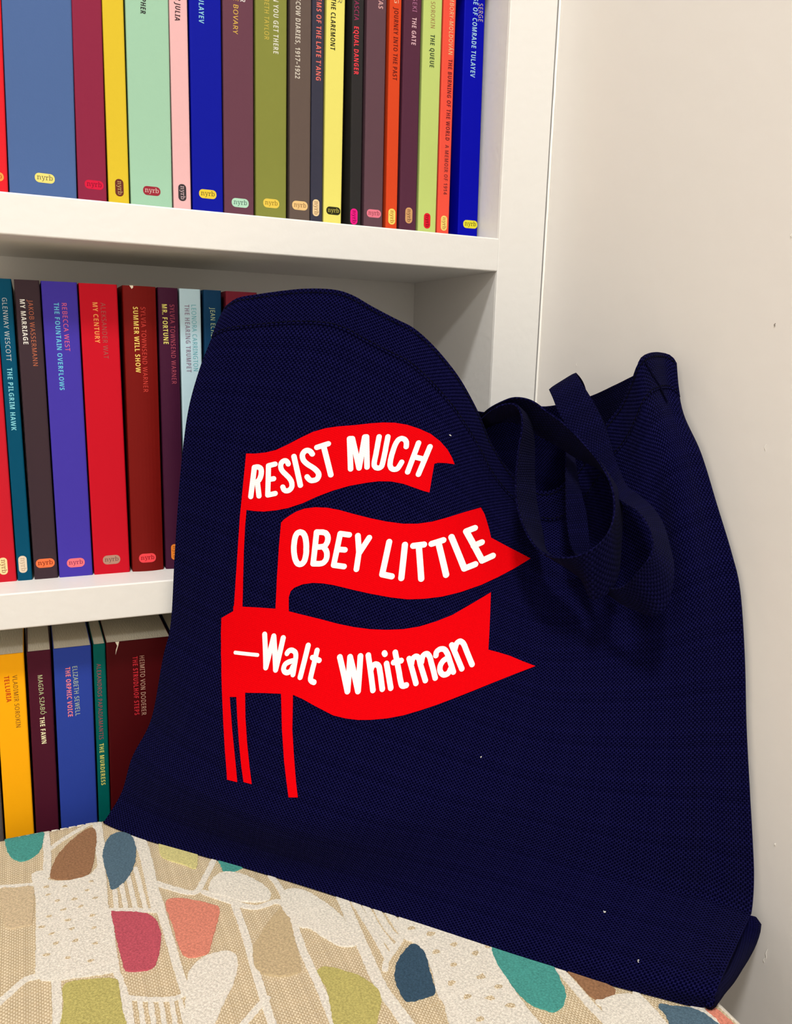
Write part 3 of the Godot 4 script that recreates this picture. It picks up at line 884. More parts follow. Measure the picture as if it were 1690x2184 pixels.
# soft folds of the front: [across, up, half width, half length, turn, height in mm]
const FOLDS := [[0.25, 0.22, 0.3, 0.16, 0.0, 7.0], [0.9, 0.86, 0.035, 0.16, -0.35, -6.0], [0.955, 0.8, 0.03, 0.2, -0.3, 3.5], [0.8, 0.8, 0.05, 0.12, -0.5, 2.5], [0.93, 0.33, 0.016, 0.22, 0.05, -2.5], [0.8, 0.25, 0.12, 0.16, 0.3, 5.0], [0.6, 0.9, 0.03, 0.12, 0.25, -4.0], [0.72, 0.62, 0.07, 0.05, 0.5, -3.0], [0.67, 0.9, 0.05, 0.06, 0.2, -8.0]]
const FLAGS := [  # outlines of the three printed flags with their poles
	[[-1197, 2592], [-1136, 2594], [-1070, 2604], [-1004, 2623], [-927, 2664], [-851, 2710], [-777, 2751], [-703, 2777], [-630, 2791], [-531, 2802], [-432, 2817], [-356, 2825], [-279, 2826], [-201, 2815], [-122, 2791], [-48, 2760], [14, 2715], [64, 2663], [98, 2610], [118, 2567], [68, 2574], [18, 2575], [-4, 2568], [-8, 2481], [-11, 2382], [-47, 2390], [-115, 2411], [-182, 2432], [-260, 2444], [-338, 2442], [-414, 2429], [-515, 2406], [-614, 2372], [-712, 2328], [-799, 2281], [-890, 2245], [-970, 2225], [-1052, 2212], [-1122, 2212], [-1169, 2216], [-1170, 2106], [-1164, 1941], [-1151, 1764], [-1131, 1562], [-1127, 1534], [-1194, 1526], [-1195, 1554], [-1204, 1759], [-1209, 1965], [-1211, 2172], [-1207, 2310], [-1202, 2461]],
	[[-927, 2146], [-909, 2169], [-871, 2199], [-833, 2225], [-782, 2247], [-718, 2258], [-640, 2258], [-561, 2246], [-467, 2224], [-359, 2202], [-252, 2185], [-147, 2176], [-58, 2180], [29, 2196], [124, 2227], [217, 2261], [307, 2290], [335, 2249], [364, 2184], [380, 2146], [397, 2101], [467, 2067], [561, 2022], [654, 1976], [568, 1916], [477, 1860], [386, 1811], [269, 1764], [162, 1733], [52, 1715], [-48, 1707], [-153, 1712], [-287, 1727], [-423, 1747], [-533, 1765], [-602, 1771], [-669, 1770], [-735, 1756], [-786, 1731], [-808, 1706], [-815, 1667], [-804, 1595], [-798, 1562], [-890, 1554], [-895, 1587], [-913, 1785], [-924, 1986]],
	[[-1196, 1537], [-1281, 1480], [-1270, 1380], [-1246, 1249], [-1212, 1126], [-1176, 1019], [-1119, 855], [-1059, 697], [-992, 542], [-913, 545], [-978, 690], [-1037, 822], [-1083, 936], [-1110, 1005], [-1061, 1013], [-1020, 898], [-967, 764], [-909, 633], [-868, 555], [-806, 555], [-850, 645], [-908, 775], [-960, 908], [-1004, 1047], [-873, 1064], [-752, 1075], [-686, 879], [-622, 718], [-574, 614], [-535, 533], [-474, 543], [-511, 624], [-567, 760], [-617, 889], [-670, 1079], [-599, 1063], [-523, 1039], [-448, 1017], [-374, 996], [-291, 988], [-211, 988], [-135, 996], [-35, 1013], [61, 1038], [155, 1072], [247, 1109], [339, 1150], [453, 1203], [566, 1257], [680, 1310], [800, 1364], [715, 1386], [636, 1410], [557, 1426], [499, 1436], [485, 1541], [468, 1660], [452, 1769], [388, 1724], [322, 1679], [244, 1626], [151, 1583], [56, 1548], [-42, 1526], [-144, 1515], [-249, 1511], [-356, 1516], [-466, 1528], [-578, 1546], [-691, 1562], [-801, 1578], [-895, 1586], [-1023, 1581], [-1133, 1574], [-1200, 1569]],
]
const LETTERS := [  # [flag, letter, stroke width in mm, strokes: [closed, points]]
	[0, "R", 3.49, [[0, [[-1136, 2501], [-1146, 2307]]], [0, [[-1136, 2502], [-1131, 2503], [-1125, 2505], [-1118, 2506], [-1112, 2506], [-1107, 2504], [-1102, 2502], [-1097, 2500], [-1094, 2496], [-1091, 2490], [-1089, 2484], [-1088, 2476], [-1088, 2469], [-1088, 2460], [-1089, 2451], [-1091, 2442], [-1093, 2434], [-1096, 2426], [-1100, 2419], [-1104, 2414], [-1109, 2409], [-1116, 2405], [-1124, 2403], [-1131, 2401], [-1136, 2400]]], [0, [[-1109, 2404], [-1091, 2314]]]]],
	[0, "E", 3.4, [[0, [[-1002, 2530], [-1044, 2517], [-1033, 2323], [-984, 2336]]], [0, [[-1038, 2425], [-1003, 2433]]]]],
	[0, "S", 3.36, [[0, [[-916, 2534], [-917, 2537], [-919, 2541], [-922, 2546], [-925, 2549], [-928, 2552], [-932, 2554], [-936, 2555], [-940, 2555], [-945, 2554], [-950, 2551], [-954, 2548], [-958, 2544], [-961, 2539], [-963, 2533], [-964, 2526], [-964, 2519], [-963, 2512], [-961, 2505], [-958, 2497], [-953, 2490], [-948, 2484], [-941, 2477], [-934, 2471], [-926, 2465], [-919, 2458], [-911, 2452], [-904, 2445], [-897, 2438], [-892, 2431], [-887, 2424], [-884, 2416], [-881, 2409], [-880, 2401], [-879, 2394], [-879, 2387], [-881, 2380], [-883, 2375], [-886, 2370], [-890, 2366], [-894, 2362], [-898, 2360], [-903, 2358], [-908, 2357], [-913, 2357], [-917, 2357], [-921, 2359], [-925, 2361], [-929, 2364], [-932, 2368], [-934, 2373], [-936, 2378], [-938, 2381]]]]],
	[0, "I", 3.5, [[0, [[-883, 2585], [-825, 2398]]]]],
	[0, "S", 3.45, [[0, [[-768, 2606], [-771, 2609], [-774, 2614], [-778, 2619], [-782, 2622], [-786, 2625], [-791, 2627], [-796, 2628], [-801, 2629], [-806, 2628], [-811, 2626], [-816, 2623], [-820, 2619], [-823, 2614], [-827, 2608], [-829, 2601], [-830, 2594], [-829, 2586], [-827, 2578], [-823, 2569], [-819, 2561], [-813, 2555], [-806, 2548], [-798, 2542], [-789, 2536], [-780, 2530], [-770, 2525], [-760, 2519], [-750, 2513], [-742, 2507], [-734, 2500], [-727, 2493], [-721, 2486], [-718, 2480], [-716, 2474], [-715, 2468], [-715, 2462], [-717, 2456], [-719, 2450], [-722, 2444], [-727, 2440], [-733, 2436], [-740, 2434], [-748, 2432], [-755, 2431], [-760, 2432], [-765, 2434], [-770, 2437], [-774, 2440], [-778, 2444], [-782, 2448], [-785, 2452], [-787, 2455]]]]],
	[0, "T", 3.47, [[0, [[-743, 2650], [-676, 2676]]], [0, [[-703, 2661], [-641, 2473]]]]],
	[0, "M", 3.42, [[0, [[-522, 2515], [-549, 2713], [-532, 2714], [-470, 2523], [-457, 2727], [-446, 2728], [-421, 2531]]]]],
	[0, "U", 3.35, [[0, [[-368, 2731], [-369, 2714], [-371, 2689], [-372, 2662], [-374, 2637], [-375, 2615], [-377, 2593], [-379, 2573], [-379, 2557], [-378, 2547], [-376, 2541], [-373, 2538], [-370, 2535], [-367, 2531], [-363, 2529], [-358, 2528], [-354, 2527], [-349, 2527], [-345, 2528], [-340, 2530], [-336, 2533], [-333, 2536], [-331, 2538], [-329, 2543], [-327, 2553], [-325, 2570], [-323, 2592], [-321, 2616], [-319, 2639], [-318, 2664], [-316, 2691], [-314, 2716], [-313, 2733]]]]],
	[0, "C", 3.33, [[0, [[-192, 2672], [-192, 2677], [-192, 2685], [-193, 2693], [-194, 2701], [-197, 2706], [-200, 2712], [-204, 2716], [-209, 2720], [-214, 2722], [-220, 2724], [-226, 2725], [-231, 2724], [-237, 2721], [-242, 2718], [-247, 2713], [-251, 2706], [-256, 2697], [-260, 2686], [-264, 2673], [-267, 2660], [-270, 2645], [-273, 2629], [-276, 2613], [-277, 2599], [-279, 2586], [-279, 2574], [-279, 2563], [-279, 2553], [-277, 2545], [-274, 2539], [-271, 2533], [-268, 2529], [-263, 2526], [-258, 2523], [-252, 2522], [-247, 2522], [-242, 2523], [-236, 2524], [-231, 2527], [-226, 2532], [-221, 2541], [-216, 2552], [-211, 2563], [-208, 2571]]]]],
	[0, "H", 3.41, [[0, [[-118, 2699], [-163, 2509]]], [0, [[-44, 2677], [-94, 2496]]], [0, [[-137, 2609], [-74, 2595]]]]],
	[1, "O", 3.73, [[1, [[-794, 2092], [-790, 2091], [-784, 2090], [-778, 2088], [-773, 2085], [-768, 2079], [-763, 2073], [-759, 2065], [-755, 2056], [-752, 2046], [-749, 2035], [-746, 2023], [-744, 2011], [-742, 1998], [-741, 1984], [-739, 1971], [-738, 1958], [-738, 1946], [-739, 1933], [-740, 1922], [-742, 1912], [-744, 1905], [-747, 1899], [-751, 1894], [-754, 1890], [-758, 1887], [-762, 1885], [-767, 1884], [-771, 1883], [-776, 1884], [-780, 1885], [-785, 1887], [-789, 1891], [-794, 1896], [-798, 1903], [-803, 1911], [-807, 1920], [-810, 1929], [-813, 1939], [-816, 1949], [-819, 1961], [-821, 1974], [-823, 1987], [-824, 2001], [-824, 2014], [-824, 2025], [-824, 2037], [-823, 2047], [-822, 2056], [-820, 2064], [-818, 2071], [-815, 2077], [-812, 2082], [-807, 2086], [-802, 2089], [-797, 2091], [-794, 2092]]]]],
	[1, "B", 3.61, [[0, [[-647, 2098], [-688, 2097], [-684, 1892], [-643, 1894]]], [0, [[-653, 2098], [-648, 2097], [-641, 2096], [-634, 2095], [-628, 2092], [-623, 2087], [-618, 2081], [-614, 2074], [-612, 2067], [-610, 2058], [-610, 2049], [-611, 2039], [-613, 2031], [-616, 2024], [-619, 2017], [-624, 2012], [-632, 2007], [-643, 2004], [-657, 2002], [-670, 2001], [-680, 2001]]], [0, [[-635, 2004], [-631, 2001], [-625, 1996], [-619, 1990], [-613, 1984], [-610, 1977], [-606, 1970], [-604, 1962], [-603, 1954], [-602, 1946], [-602, 1938], [-603, 1930], [-605, 1922], [-608, 1916], [-612, 1910], [-616, 1905], [-621, 1901], [-627, 1898], [-634, 1896], [-640, 1895], [-645, 1894]]]]],
	[1, "E", 3.59, [[0, [[-478, 2089], [-536, 2094], [-550, 1891], [-482, 1886]]], [0, [[-543, 1993], [-492, 1992]]]]],
	[1, "Y", 3.64, [[0, [[-422, 2086], [-400, 1984], [-400, 1874]]], [0, [[-348, 2077], [-397, 1977]]]]],
	[1, "L", 3.79, [[0, [[-218, 2057], [-231, 1851], [-169, 1842]]]]],
	[1, "I", 3.87, [[0, [[-117, 2043], [-107, 1835]]]]],
	[1, "T", 3.84, [[0, [[-64, 2039], [1, 2050]]], [0, [[-30, 2042], [17, 1837]]]]],
	[1, "T", 3.78, [[0, [[47, 2056], [114, 2081]]], [0, [[86, 2067], [164, 1866]]]]],
	[1, "L", 3.76, [[0, [[160, 2102], [267, 1907], [328, 1935]]]]],
	[1, "E", 3.75, [[0, [[290, 2160], [242, 2139], [366, 1958], [425, 1989]]], [0, [[301, 2049], [345, 2071]]]]],
	[2, "dash", 2.34, [[0, [[-1138, 1274], [-969, 1282]]]]],
	[2, "W", 3.52, [[0, [[-943, 1416], [-895, 1214], [-877, 1412], [-823, 1209], [-810, 1408]]]]],
	[2, "a", 3.29, [[0, [[-766, 1316], [-765, 1319], [-763, 1323], [-761, 1327], [-758, 1330], [-755, 1333], [-750, 1336], [-745, 1338], [-740, 1339], [-734, 1339], [-728, 1337], [-722, 1335], [-716, 1332], [-712, 1329], [-709, 1325], [-706, 1319], [-704, 1313], [-702, 1304], [-701, 1295], [-701, 1284], [-700, 1270], [-700, 1252], [-699, 1230], [-698, 1209], [-698, 1195]]], [0, [[-706, 1278], [-711, 1277], [-719, 1275], [-728, 1272], [-736, 1269], [-743, 1266], [-751, 1261], [-758, 1256], [-763, 1251], [-767, 1244], [-769, 1237], [-770, 1230], [-770, 1223], [-769, 1218], [-766, 1213], [-763, 1209], [-759, 1205], [-754, 1203], [-749, 1202], [-744, 1201], [-739, 1202], [-733, 1204], [-727, 1207], [-722, 1211], [-718, 1215], [-715, 1222], [-713, 1229], [-711, 1236], [-710, 1241]]]]],
	[2, "l", 3.43, [[0, [[-633, 1379], [-646, 1185]]]]],
	[2, "t", 3.33, [[0, [[-568, 1355], [-569, 1340], [-570, 1318], [-571, 1294], [-572, 1272], [-574, 1249], [-575, 1226], [-576, 1205], [-576, 1189], [-574, 1180], [-572, 1176], [-569, 1174], [-566, 1172], [-561, 1169], [-556, 1168], [-551, 1167], [-547, 1166]]], [0, [[-590, 1309], [-542, 1297]]]]],
	[2, "W", 3.65, [[0, [[-411, 1329], [-318, 1138], [-345, 1336], [-251, 1145], [-280, 1346]]]]],
	[2, "h", 3.45, [[0, [[-231, 1356], [-158, 1159]]], [0, [[-197, 1271], [-196, 1275], [-196, 1282], [-194, 1289], [-192, 1295], [-188, 1299], [-184, 1303], [-179, 1306], [-174, 1308], [-168, 1307], [-162, 1306], [-157, 1303], [-152, 1298], [-148, 1293], [-145, 1287], [-142, 1279], [-137, 1266], [-128, 1244], [-118, 1216], [-108, 1189], [-101, 1171]]]]],
	[2, "i", 3.43, [[0, [[-132, 1377], [-127, 1371]]], [0, [[-106, 1317], [-50, 1181]]]]],
	[2, "t", 3.42, [[0, [[-65, 1386], [-58, 1369], [-48, 1346], [-37, 1319], [-27, 1295], [-17, 1272], [-8, 1248], [1, 1227], [9, 1211], [14, 1203], [18, 1200], [21, 1199], [24, 1199], [29, 1199], [34, 1201], [38, 1203], [42, 1204]]], [0, [[-63, 1327], [-19, 1341]]]]],
	[2, "m", 3.27, [[0, [[28, 1356], [99, 1219]]], [0, [[49, 1326], [49, 1332], [48, 1341], [49, 1350], [50, 1357], [54, 1363], [59, 1368], [64, 1371], [69, 1372], [75, 1371], [80, 1368], [85, 1363], [90, 1357], [93, 1352], [96, 1346], [99, 1337], [105, 1325], [116, 1305], [130, 1280], [144, 1255], [153, 1239]]], [0, [[108, 1340], [108, 1347], [107, 1357], [108, 1367], [109, 1376], [113, 1382], [118, 1387], [124, 1390], [129, 1391], [135, 1390], [140, 1386], [146, 1381], [151, 1375], [155, 1369], [159, 1361], [163, 1352], [169, 1339], [179, 1320], [191, 1296], [202, 1273], [210, 1257]]]]],
	[2, "a", 3.24, [[0, [[188, 1384], [188, 1388], [187, 1394], [187, 1401], [189, 1406], [192, 1411], [196, 1415], [201, 1419], [206, 1422], [212, 1423], [217, 1424], [223, 1424], [229, 1423], [235, 1420], [241, 1416], [246, 1410], [252, 1403], [258, 1395], [264, 1385], [270, 1374], [277, 1361], [286, 1345], [297, 1327], [306, 1310], [313, 1298]]], [0, [[263, 1376], [258, 1372], [251, 1367], [243, 1361], [237, 1355], [233, 1347], [229, 1339], [227, 1331], [226, 1322], [227, 1314], [228, 1306], [231, 1299], [235, 1293], [240, 1287], [246, 1283], [252, 1280], [258, 1278], [265, 1279], [271, 1281], [277, 1284], [282, 1288], [286, 1294], [289, 1302], [291, 1309], [292, 1314]]]]],
	[2, "n", 3.25, [[0, [[272, 1450], [360, 1319]]], [0, [[296, 1423], [296, 1430], [297, 1441], [298, 1451], [300, 1460], [304, 1465], [309, 1470], [314, 1473], [320, 1474], [326, 1472], [332, 1469], [339, 1464], [345, 1457], [351, 1449], [357, 1439], [364, 1428], [372, 1415], [383, 1398], [396, 1378], [408, 1360], [417, 1347]]]]],
]
# pattern of the seat fabric, tenths of a millimetre (x, z)
const PATCHES := [
	["teal", [[-3709, 88], [-3667, 90], [-3570, 121], [-3472, 152], [-3470, 268], [-3495, 387], [-3542, 447], [-3605, 462], [-3657, 408], [-3690, 310], [-3703, 199]]],
	["brown", [[-3438, 715], [-3426, 614], [-3391, 496], [-3334, 392], [-3269, 311], [-3203, 250], [-3152, 240], [-3138, 350], [-3156, 498], [-3181, 646], [-3212, 753], [-3260, 782], [-3350, 767]]],
	["slate", [[-3120, 626], [-3104, 507], [-3064, 403], [-3009, 359], [-2948, 381], [-2913, 463], [-2908, 584], [-2928, 725], [-2968, 840], [-3018, 924], [-3092, 972], [-3105, 869], [-3113, 760]]],
	["yellow", [[-2750, 539], [-2693, 586], [-2616, 665], [-2551, 737], [-2538, 789], [-2579, 951], [-2631, 898], [-2694, 835], [-2747, 774], [-2768, 709]]],
	["teal", [[-2431, 872], [-2360, 932], [-2274, 1029], [-2334, 1066], [-2414, 1060], [-2426, 968]]],
	["tan", [[-3719, 721], [-3638, 747], [-3542, 772], [-3539, 951], [-3548, 1111], [-3604, 1127], [-3670, 1115], [-3697, 1034], [-3712, 882]]],
	["crimson", [[-3120, 1194], [-3091, 1196], [-2986, 1244], [-2915, 1298], [-2885, 1361], [-2876, 1470], [-2889, 1565], [-2918, 1667], [-2952, 1731], [-3004, 1736], [-3081, 1709], [-3100, 1656], [-3110, 1509], [-3115, 1339]]],
	["salmon", [[-2811, 1221], [-2777, 1200], [-2711, 1222], [-2628, 1279], [-2559, 1344], [-2521, 1394], [-2559, 1510], [-2612, 1628], [-2654, 1726], [-2705, 1741], [-2765, 1726], [-2793, 1670], [-2802, 1567], [-2802, 1430], [-2812, 1318]]],
	["olive", [[-3403, 1696], [-3352, 1681], [-3276, 1697], [-3181, 1728], [-3140, 1760], [-3138, 1861], [-3138, 1971], [-3145, 2149], [-3414, 2038], [-3407, 1834]]],
	["ivory", [[-2767, 1822], [-2698, 1764], [-2611, 1752], [-2549, 1769], [-2521, 1812], [-2528, 1888], [-2566, 1979], [-2615, 2060], [-2674, 2147], [-2752, 2260], [-2848, 2271], [-2849, 2116], [-2819, 1963], [-2793, 1871]]],
	["beige", [[-2178, 1526], [-2147, 1566], [-2161, 1652], [-2183, 1818], [-2207, 1987], [-2226, 2057], [-2280, 2065], [-2359, 2040], [-2421, 1993], [-2446, 1922], [-2417, 1790], [-2372, 1724], [-2272, 1608]]],
	["ivory", [[-2142, 1397], [-2062, 1379], [-1992, 1437], [-1937, 1538], [-1890, 1652], [-1861, 1774], [-1854, 1883], [-1873, 1978], [-1927, 1981], [-1980, 1935], [-2031, 1846], [-2073, 1760], [-2130, 1719], [-2147, 1659], [-2176, 1556]]],
	["ivory", [[-2543, 1175], [-2495, 1091], [-2414, 1060], [-2327, 1116], [-2244, 1233], [-2201, 1352], [-2226, 1420], [-2293, 1422], [-2389, 1374], [-2466, 1295], [-2537, 1237]]],
	["olive", [[-2143, 2092], [-2100, 2079], [-2053, 2105], [-1995, 2160], [-1939, 2220], [-1902, 2294], [-1890, 2357], [-1906, 2421], [-1954, 2497], [-2022, 2586], [-2136, 2589], [-2183, 2494], [-2160, 2359], [-2135, 2228], [-2142, 2153]]],
	["navy", [[-1598, 2106], [-1564, 2111], [-1547, 2151], [-1545, 2209], [-1569, 2294], [-1593, 2391], [-1615, 2470], [-1682, 2478], [-1769, 2473], [-1788, 2442], [-1784, 2357], [-1766, 2275], [-1720, 2202], [-1659, 2147]]],
	["teal", [[-1169, 2288], [-1129, 2301], [-1060, 2357], [-991, 2450], [-936, 2520], [-935, 2583], [-955, 2666], [-984, 2742], [-1032, 2793], [-1096, 2815], [-1143, 2788], [-1193, 2720], [-1213, 2619], [-1212, 2501], [-1204, 2396]]],
	["brown", [[-882, 2567], [-843, 2612], [-787, 2684], [-743, 2753], [-719, 2806], [-737, 2835], [-776, 2849], [-841, 2838], [-864, 2813], [-870, 2750], [-870, 2663]]],
	["slate", [[-575, 2985], [-512, 3022], [-426, 3072], [-389, 3148], [-397, 3244], [-619, 3186], [-586, 3056]]],
	["salmon", [[-368, 3105], [-324, 3105], [-305, 3165], [-303, 3239], [-313, 3311], [-374, 3275], [-361, 3170]]],
	["ivory", [[-845, 2857], [-752, 2847], [-664, 2871], [-638, 2918], [-649, 3018], [-667, 3111], [-934, 3024], [-880, 2935]]],
]
const REGIONS := [
	[[-3544, 631], [-3465, 631], [-3450, 731], [-3339, 785], [-3201, 768], [-3127, 645], [-3117, 843], [-3129, 1116], [-3121, 1193], [-3118, 1372], [-3123, 1536], [-3122, 1677], [-3162, 1684], [-3236, 1676], [-3350, 1652], [-3435, 1639], [-3528, 1572], [-3531, 1371], [-3526, 1030], [-3531, 800]],
	[[-1525, 1836], [-1379, 2013], [-1180, 2258], [-1189, 2338], [-1212, 2501], [-1222, 2673], [-1223, 2783], [-1246, 2905], [-1622, 2750], [-1609, 2557], [-1610, 2471], [-1559, 2299], [-1551, 2108], [-1607, 2018]],
]
const BANDS := [  # [width in mm, points]
	[4.7, [[-3457, 138], [-3449, 451], [-3462, 685]]],
	[3.1, [[-3432, 389], [-3367, 320], [-3291, 258], [-3146, 153]]],
	[6.0, [[-3123, 193], [-3125, 463], [-3129, 667]]],
	[2.8, [[-3757, 683], [-3638, 717], [-3539, 740]]],
	[3.8, [[-3519, 1568], [-3585, 1571], [-3649, 1631], [-3720, 1699]]],
	[4.8, [[-3437, 1624], [-3436, 1781], [-3442, 2014]]],
	[3.6, [[-3139, 1678], [-3124, 1795], [-3116, 1898], [-3133, 2141]]],
	[4.6, [[-2847, 1276], [-2838, 1519], [-2832, 1749], [-2824, 1975]]],
	[3.3, [[-3121, 1166], [-2983, 1221], [-2841, 1287]]],
	[5.4, [[-2863, 371], [-2852, 732], [-2856, 1030], [-2846, 1295]]],
	[2.8, [[-3080, 990], [-3088, 1170]]],
	[2.8, [[-3038, 947], [-3035, 1191]]],
	[2.8, [[-2990, 883], [-2982, 1212]]],
	[2.8, [[-2937, 809], [-2927, 1234]]],
	[3.1, [[-2902, 431], [-2881, 721], [-2883, 1059], [-2881, 1253]]],
	[3.8, [[-2851, 991], [-2769, 1080], [-2635, 1188], [-2556, 1088], [-2458, 911]]],
	[3.7, [[-2578, 1205], [-2501, 1291], [-2387, 1414], [-2305, 1465], [-2182, 1457], [-2126, 1556]]],
	[4.2, [[-2430, 1396], [-2432, 1649], [-2449, 1936], [-2457, 2167], [-2466, 2415]]],
	[3.6, [[-2443, 2173], [-2500, 2212], [-2635, 2320]]],
	[4.4, [[-2142, 1587], [-2165, 1908], [-2165, 2179], [-2171, 2380], [-2180, 2520]]],
	[6.5, [[-1806, 1551], [-1832, 1857], [-1852, 2117], [-1865, 2339], [-1847, 2500], [-1832, 2677]]],
	[3.2, [[-1796, 2217], [-1758, 2155], [-1653, 2067], [-1588, 1991]]],
	[4.2, [[-1749, 1617], [-1744, 1910], [-1746, 2128]]],
	[3.8, [[-1699, 1662], [-1706, 1908], [-1691, 2085]]],
	[4.2, [[-1647, 1712], [-1654, 1929], [-1630, 2042]]],
	[4.4, [[-1594, 1762], [-1590, 2007]]],
	[4.8, [[-922, 2510], [-907, 2625], [-905, 2745], [-903, 2859], [-887, 3026]]],
	[3.5, [[-632, 2878], [-627, 2993], [-637, 3124]]],
	[3.0, [[-412, 3069], [-365, 3123], [-373, 3210], [-390, 3269]]],
	[2.6, [[-3115, 1891], [-3011, 1948], [-2882, 1994], [-2820, 1977]]],
	[2.3, [[-3099, 1919], [-3102, 2154]]],
	[2.4, [[-3049, 1939], [-3054, 2173]]],
	[2.6, [[-2999, 1966], [-3007, 2193]]],
	[2.3, [[-2949, 1987], [-2959, 2213]]],
	[2.4, [[-2899, 2008], [-2909, 2233]]],
	[2.1, [[-2858, 2024], [-2861, 2215]]],
	[3.5, [[-2155, 1206], [-2135, 1338], [-2138, 1475]]],
	[4.2, [[-849, 2853], [-790, 2905], [-835, 3022]]],
	[4.1, [[-267, 3036], [-254, 3086], [-249, 3176], [-245, 3268], [-243, 3318]]],
	[2.6, [[-3618, 139], [-3601, 111], [-3587, 89]]],
	[2.7, [[-3565, 140], [-3548, 112], [-3533, 91]]],
	[2.6, [[-3511, 142], [-3494, 114], [-3478, 92]]],
	[2.7, [[-3457, 143], [-3439, 115], [-3424, 93]]],
	[2.7, [[-3403, 145], [-3385, 116], [-3369, 95]]],
	[2.6, [[-3348, 146], [-3329, 118], [-3313, 96]]],
	[2.7, [[-3293, 148], [-3274, 119], [-3257, 97]]],
	[2.6, [[-3237, 149], [-3218, 121], [-3201, 99]]],
	[2.7, [[-3181, 151], [-3161, 122], [-3144, 100]]],
]
const DOTS := [
	[11, [[-3463, 803], [-3359, 839], [-3207, 849], [-3235, 928], [-3459, 887], [-3310, 986], [-3404, 967], [-3197, 1022], [-3282, 1073], [-3374, 1064], [-3459, 1094], [-3357, 1171], [-3225, 1179], [-3497, 1176], [-3340, 1256], [-3222, 1295], [-3448, 1256], [-3426, 1348], [-3325, 1364], [-3227, 1429], [-3478, 1424], [-3372, 1491], [-3259, 1560]]],
	[16, [[-1525, 1981], [-1444, 2066], [-1359, 2194], [-1479, 2204], [-1280, 2301], [-1187, 2281], [-1436, 2333], [-1337, 2465], [-1511, 2447], [-1284, 2564], [-1474, 2563], [-1369, 2613], [-1297, 2698], [-1489, 2714]]],
]


const NS := 120
const NT := 120
var panel := []        # grid of points of the front
var panel_out := []    # and its normals


func pts3(list: Array) -> Array:
	var out := []
	for p in list:
		out.append(Vector3(p[0], p[1], p[2]) / 10000.0)
	return out


func swell(s: float, t: float) -> float:
	var e := 1.0 - pow(absf(2.0 * s - 1.0), 2.6)
	var b := 26.0 * e * smoothstep(0.0, 0.18 + 0.35 * smoothstep(0.3, 0.9, s), t) * (1.0 - 0.72 * smoothstep(0.2, 1.0, t))
	for f in FOLDS:
		var x: float = (s - f[0]) * cos(f[4]) + (t - f[1]) * sin(f[4])
		var y: float = -(s - f[0]) * sin(f[4]) + (t - f[1]) * cos(f[4])
		b += f[5] * exp(-pow(x / f[2], 2.0) - pow(y / f[3], 2.0)) * minf(1.0, 12.0 * t) * minf(1.0, 0.3 + 20.0 * (1.0 - t))
	return b / 1000.0


# Splits a line into the plain arc that fits it best and what is left over.
func arc_and_rest(line: PackedVector3Array) -> Array:
	var n := line.size() - 1
	var top := Vector3.ZERO
	var below := 0.0
	for i in n + 1:
		var u := float(i) / n
		var b := 2.0 * u * (1.0 - u)
		top += (line[i] - line[0] * (1.0 - u) * (1.0 - u) - line[n] * u * u) * b
		below += b * b
	var c := top / below
	var arc := PackedVector3Array()
	var rest := PackedVector3Array()
	for i in n + 1:
		var u := float(i) / n
		arc.append(line[0] * (1.0 - u) * (1.0 - u) + line[n] * u * u + c * 2.0 * u * (1.0 - u))
		rest.append(line[i] - arc[i])
	return [arc, rest]


# Cloth spanned between four lines: it follows their plain arcs right across, and their kinks only near each edge.
func coons(left_line: PackedVector3Array, right_line: PackedVector3Array, foot_line: PackedVector3Array, rim_line: PackedVector3Array, push: Callable) -> Array:
	var l := arc_and_rest(left_line)
	var r := arc_and_rest(right_line)
	var f := arc_and_rest(foot_line)
	var m := arc_and_rest(rim_line)
	var left: PackedVector3Array = l[0]
	var right: PackedVector3Array = r[0]
	var foot: PackedVector3Array = f[0]
	var rim: PackedVector3Array = m[0]
	var g := []
	for j in NT + 1:
		var t := float(j) / NT
		var row := PackedVector3Array()
		for i in NS + 1:
			var s := float(i) / NS
			var p := foot[i] * (1.0 - t) + rim[i] * t + left[j] * (1.0 - s) + right[j] * s
			p -= foot[0] * (1.0 - s) * (1.0 - t) + foot[NS] * s * (1.0 - t) + rim[0] * (1.0 - s) * t + rim[NS] * s * t
			p += l[1][j] * pow(1.0 - s, 4.0) + r[1][j] * pow(s, 6.0) + m[1][i] * pow(t, 3.0) + f[1][i] * pow(1.0 - t, 3.0)
			row.append(p + push.call(s, t))
		g.append(row)
	return g


func panel_at(s: float, t: float) -> Array:  # [point, normal]
	var x := clampf(s, 0.0, 0.9999) * NS
	var y := clampf(t, 0.0, 0.9999) * NT
	var i := int(x)
	var j := int(y)
	var out := []
	for g in [panel, panel_out]:
		var a: Vector3 = (g[j][i] as Vector3).lerp(g[j][i + 1], x - i)
		var b: Vector3 = (g[j + 1][i] as Vector3).lerp(g[j + 1][i + 1], x - i)
		out.append(a.lerp(b, y - j))
	return out


# Where the front stands at (x, y) in metres: [point, normal, s, t]. Newton's steps on the grid.
func panel_xy(q: Vector2, guess: Vector2) -> Array:
	var s := guess.x
	var t := guess.y
	var r := []
	for k in 12:
		r = panel_at(s, t)
		var e := q - Vector2(r[0].x, r[0].y)
		if e.length() < 2e-6:
			break
		var a: Vector3 = panel_at(s + 0.004, t)[0] - panel_at(s - 0.004, t)[0]
		var b: Vector3 = panel_at(s, t + 0.004)[0] - panel_at(s, t - 0.004)[0]
		a /= 0.008
		b /= 0.008
		var det := a.x * b.y - a.y * b.x
		s = clampf(s + clampf((e.x * b.y - e.y * b.x) / det, -0.2, 0.2), 0.0, 1.0)
		t = clampf(t + clampf((a.x * e.y - a.y * e.x) / det, -0.2, 0.2), 0.0, 1.0)
	return r + [s, t]


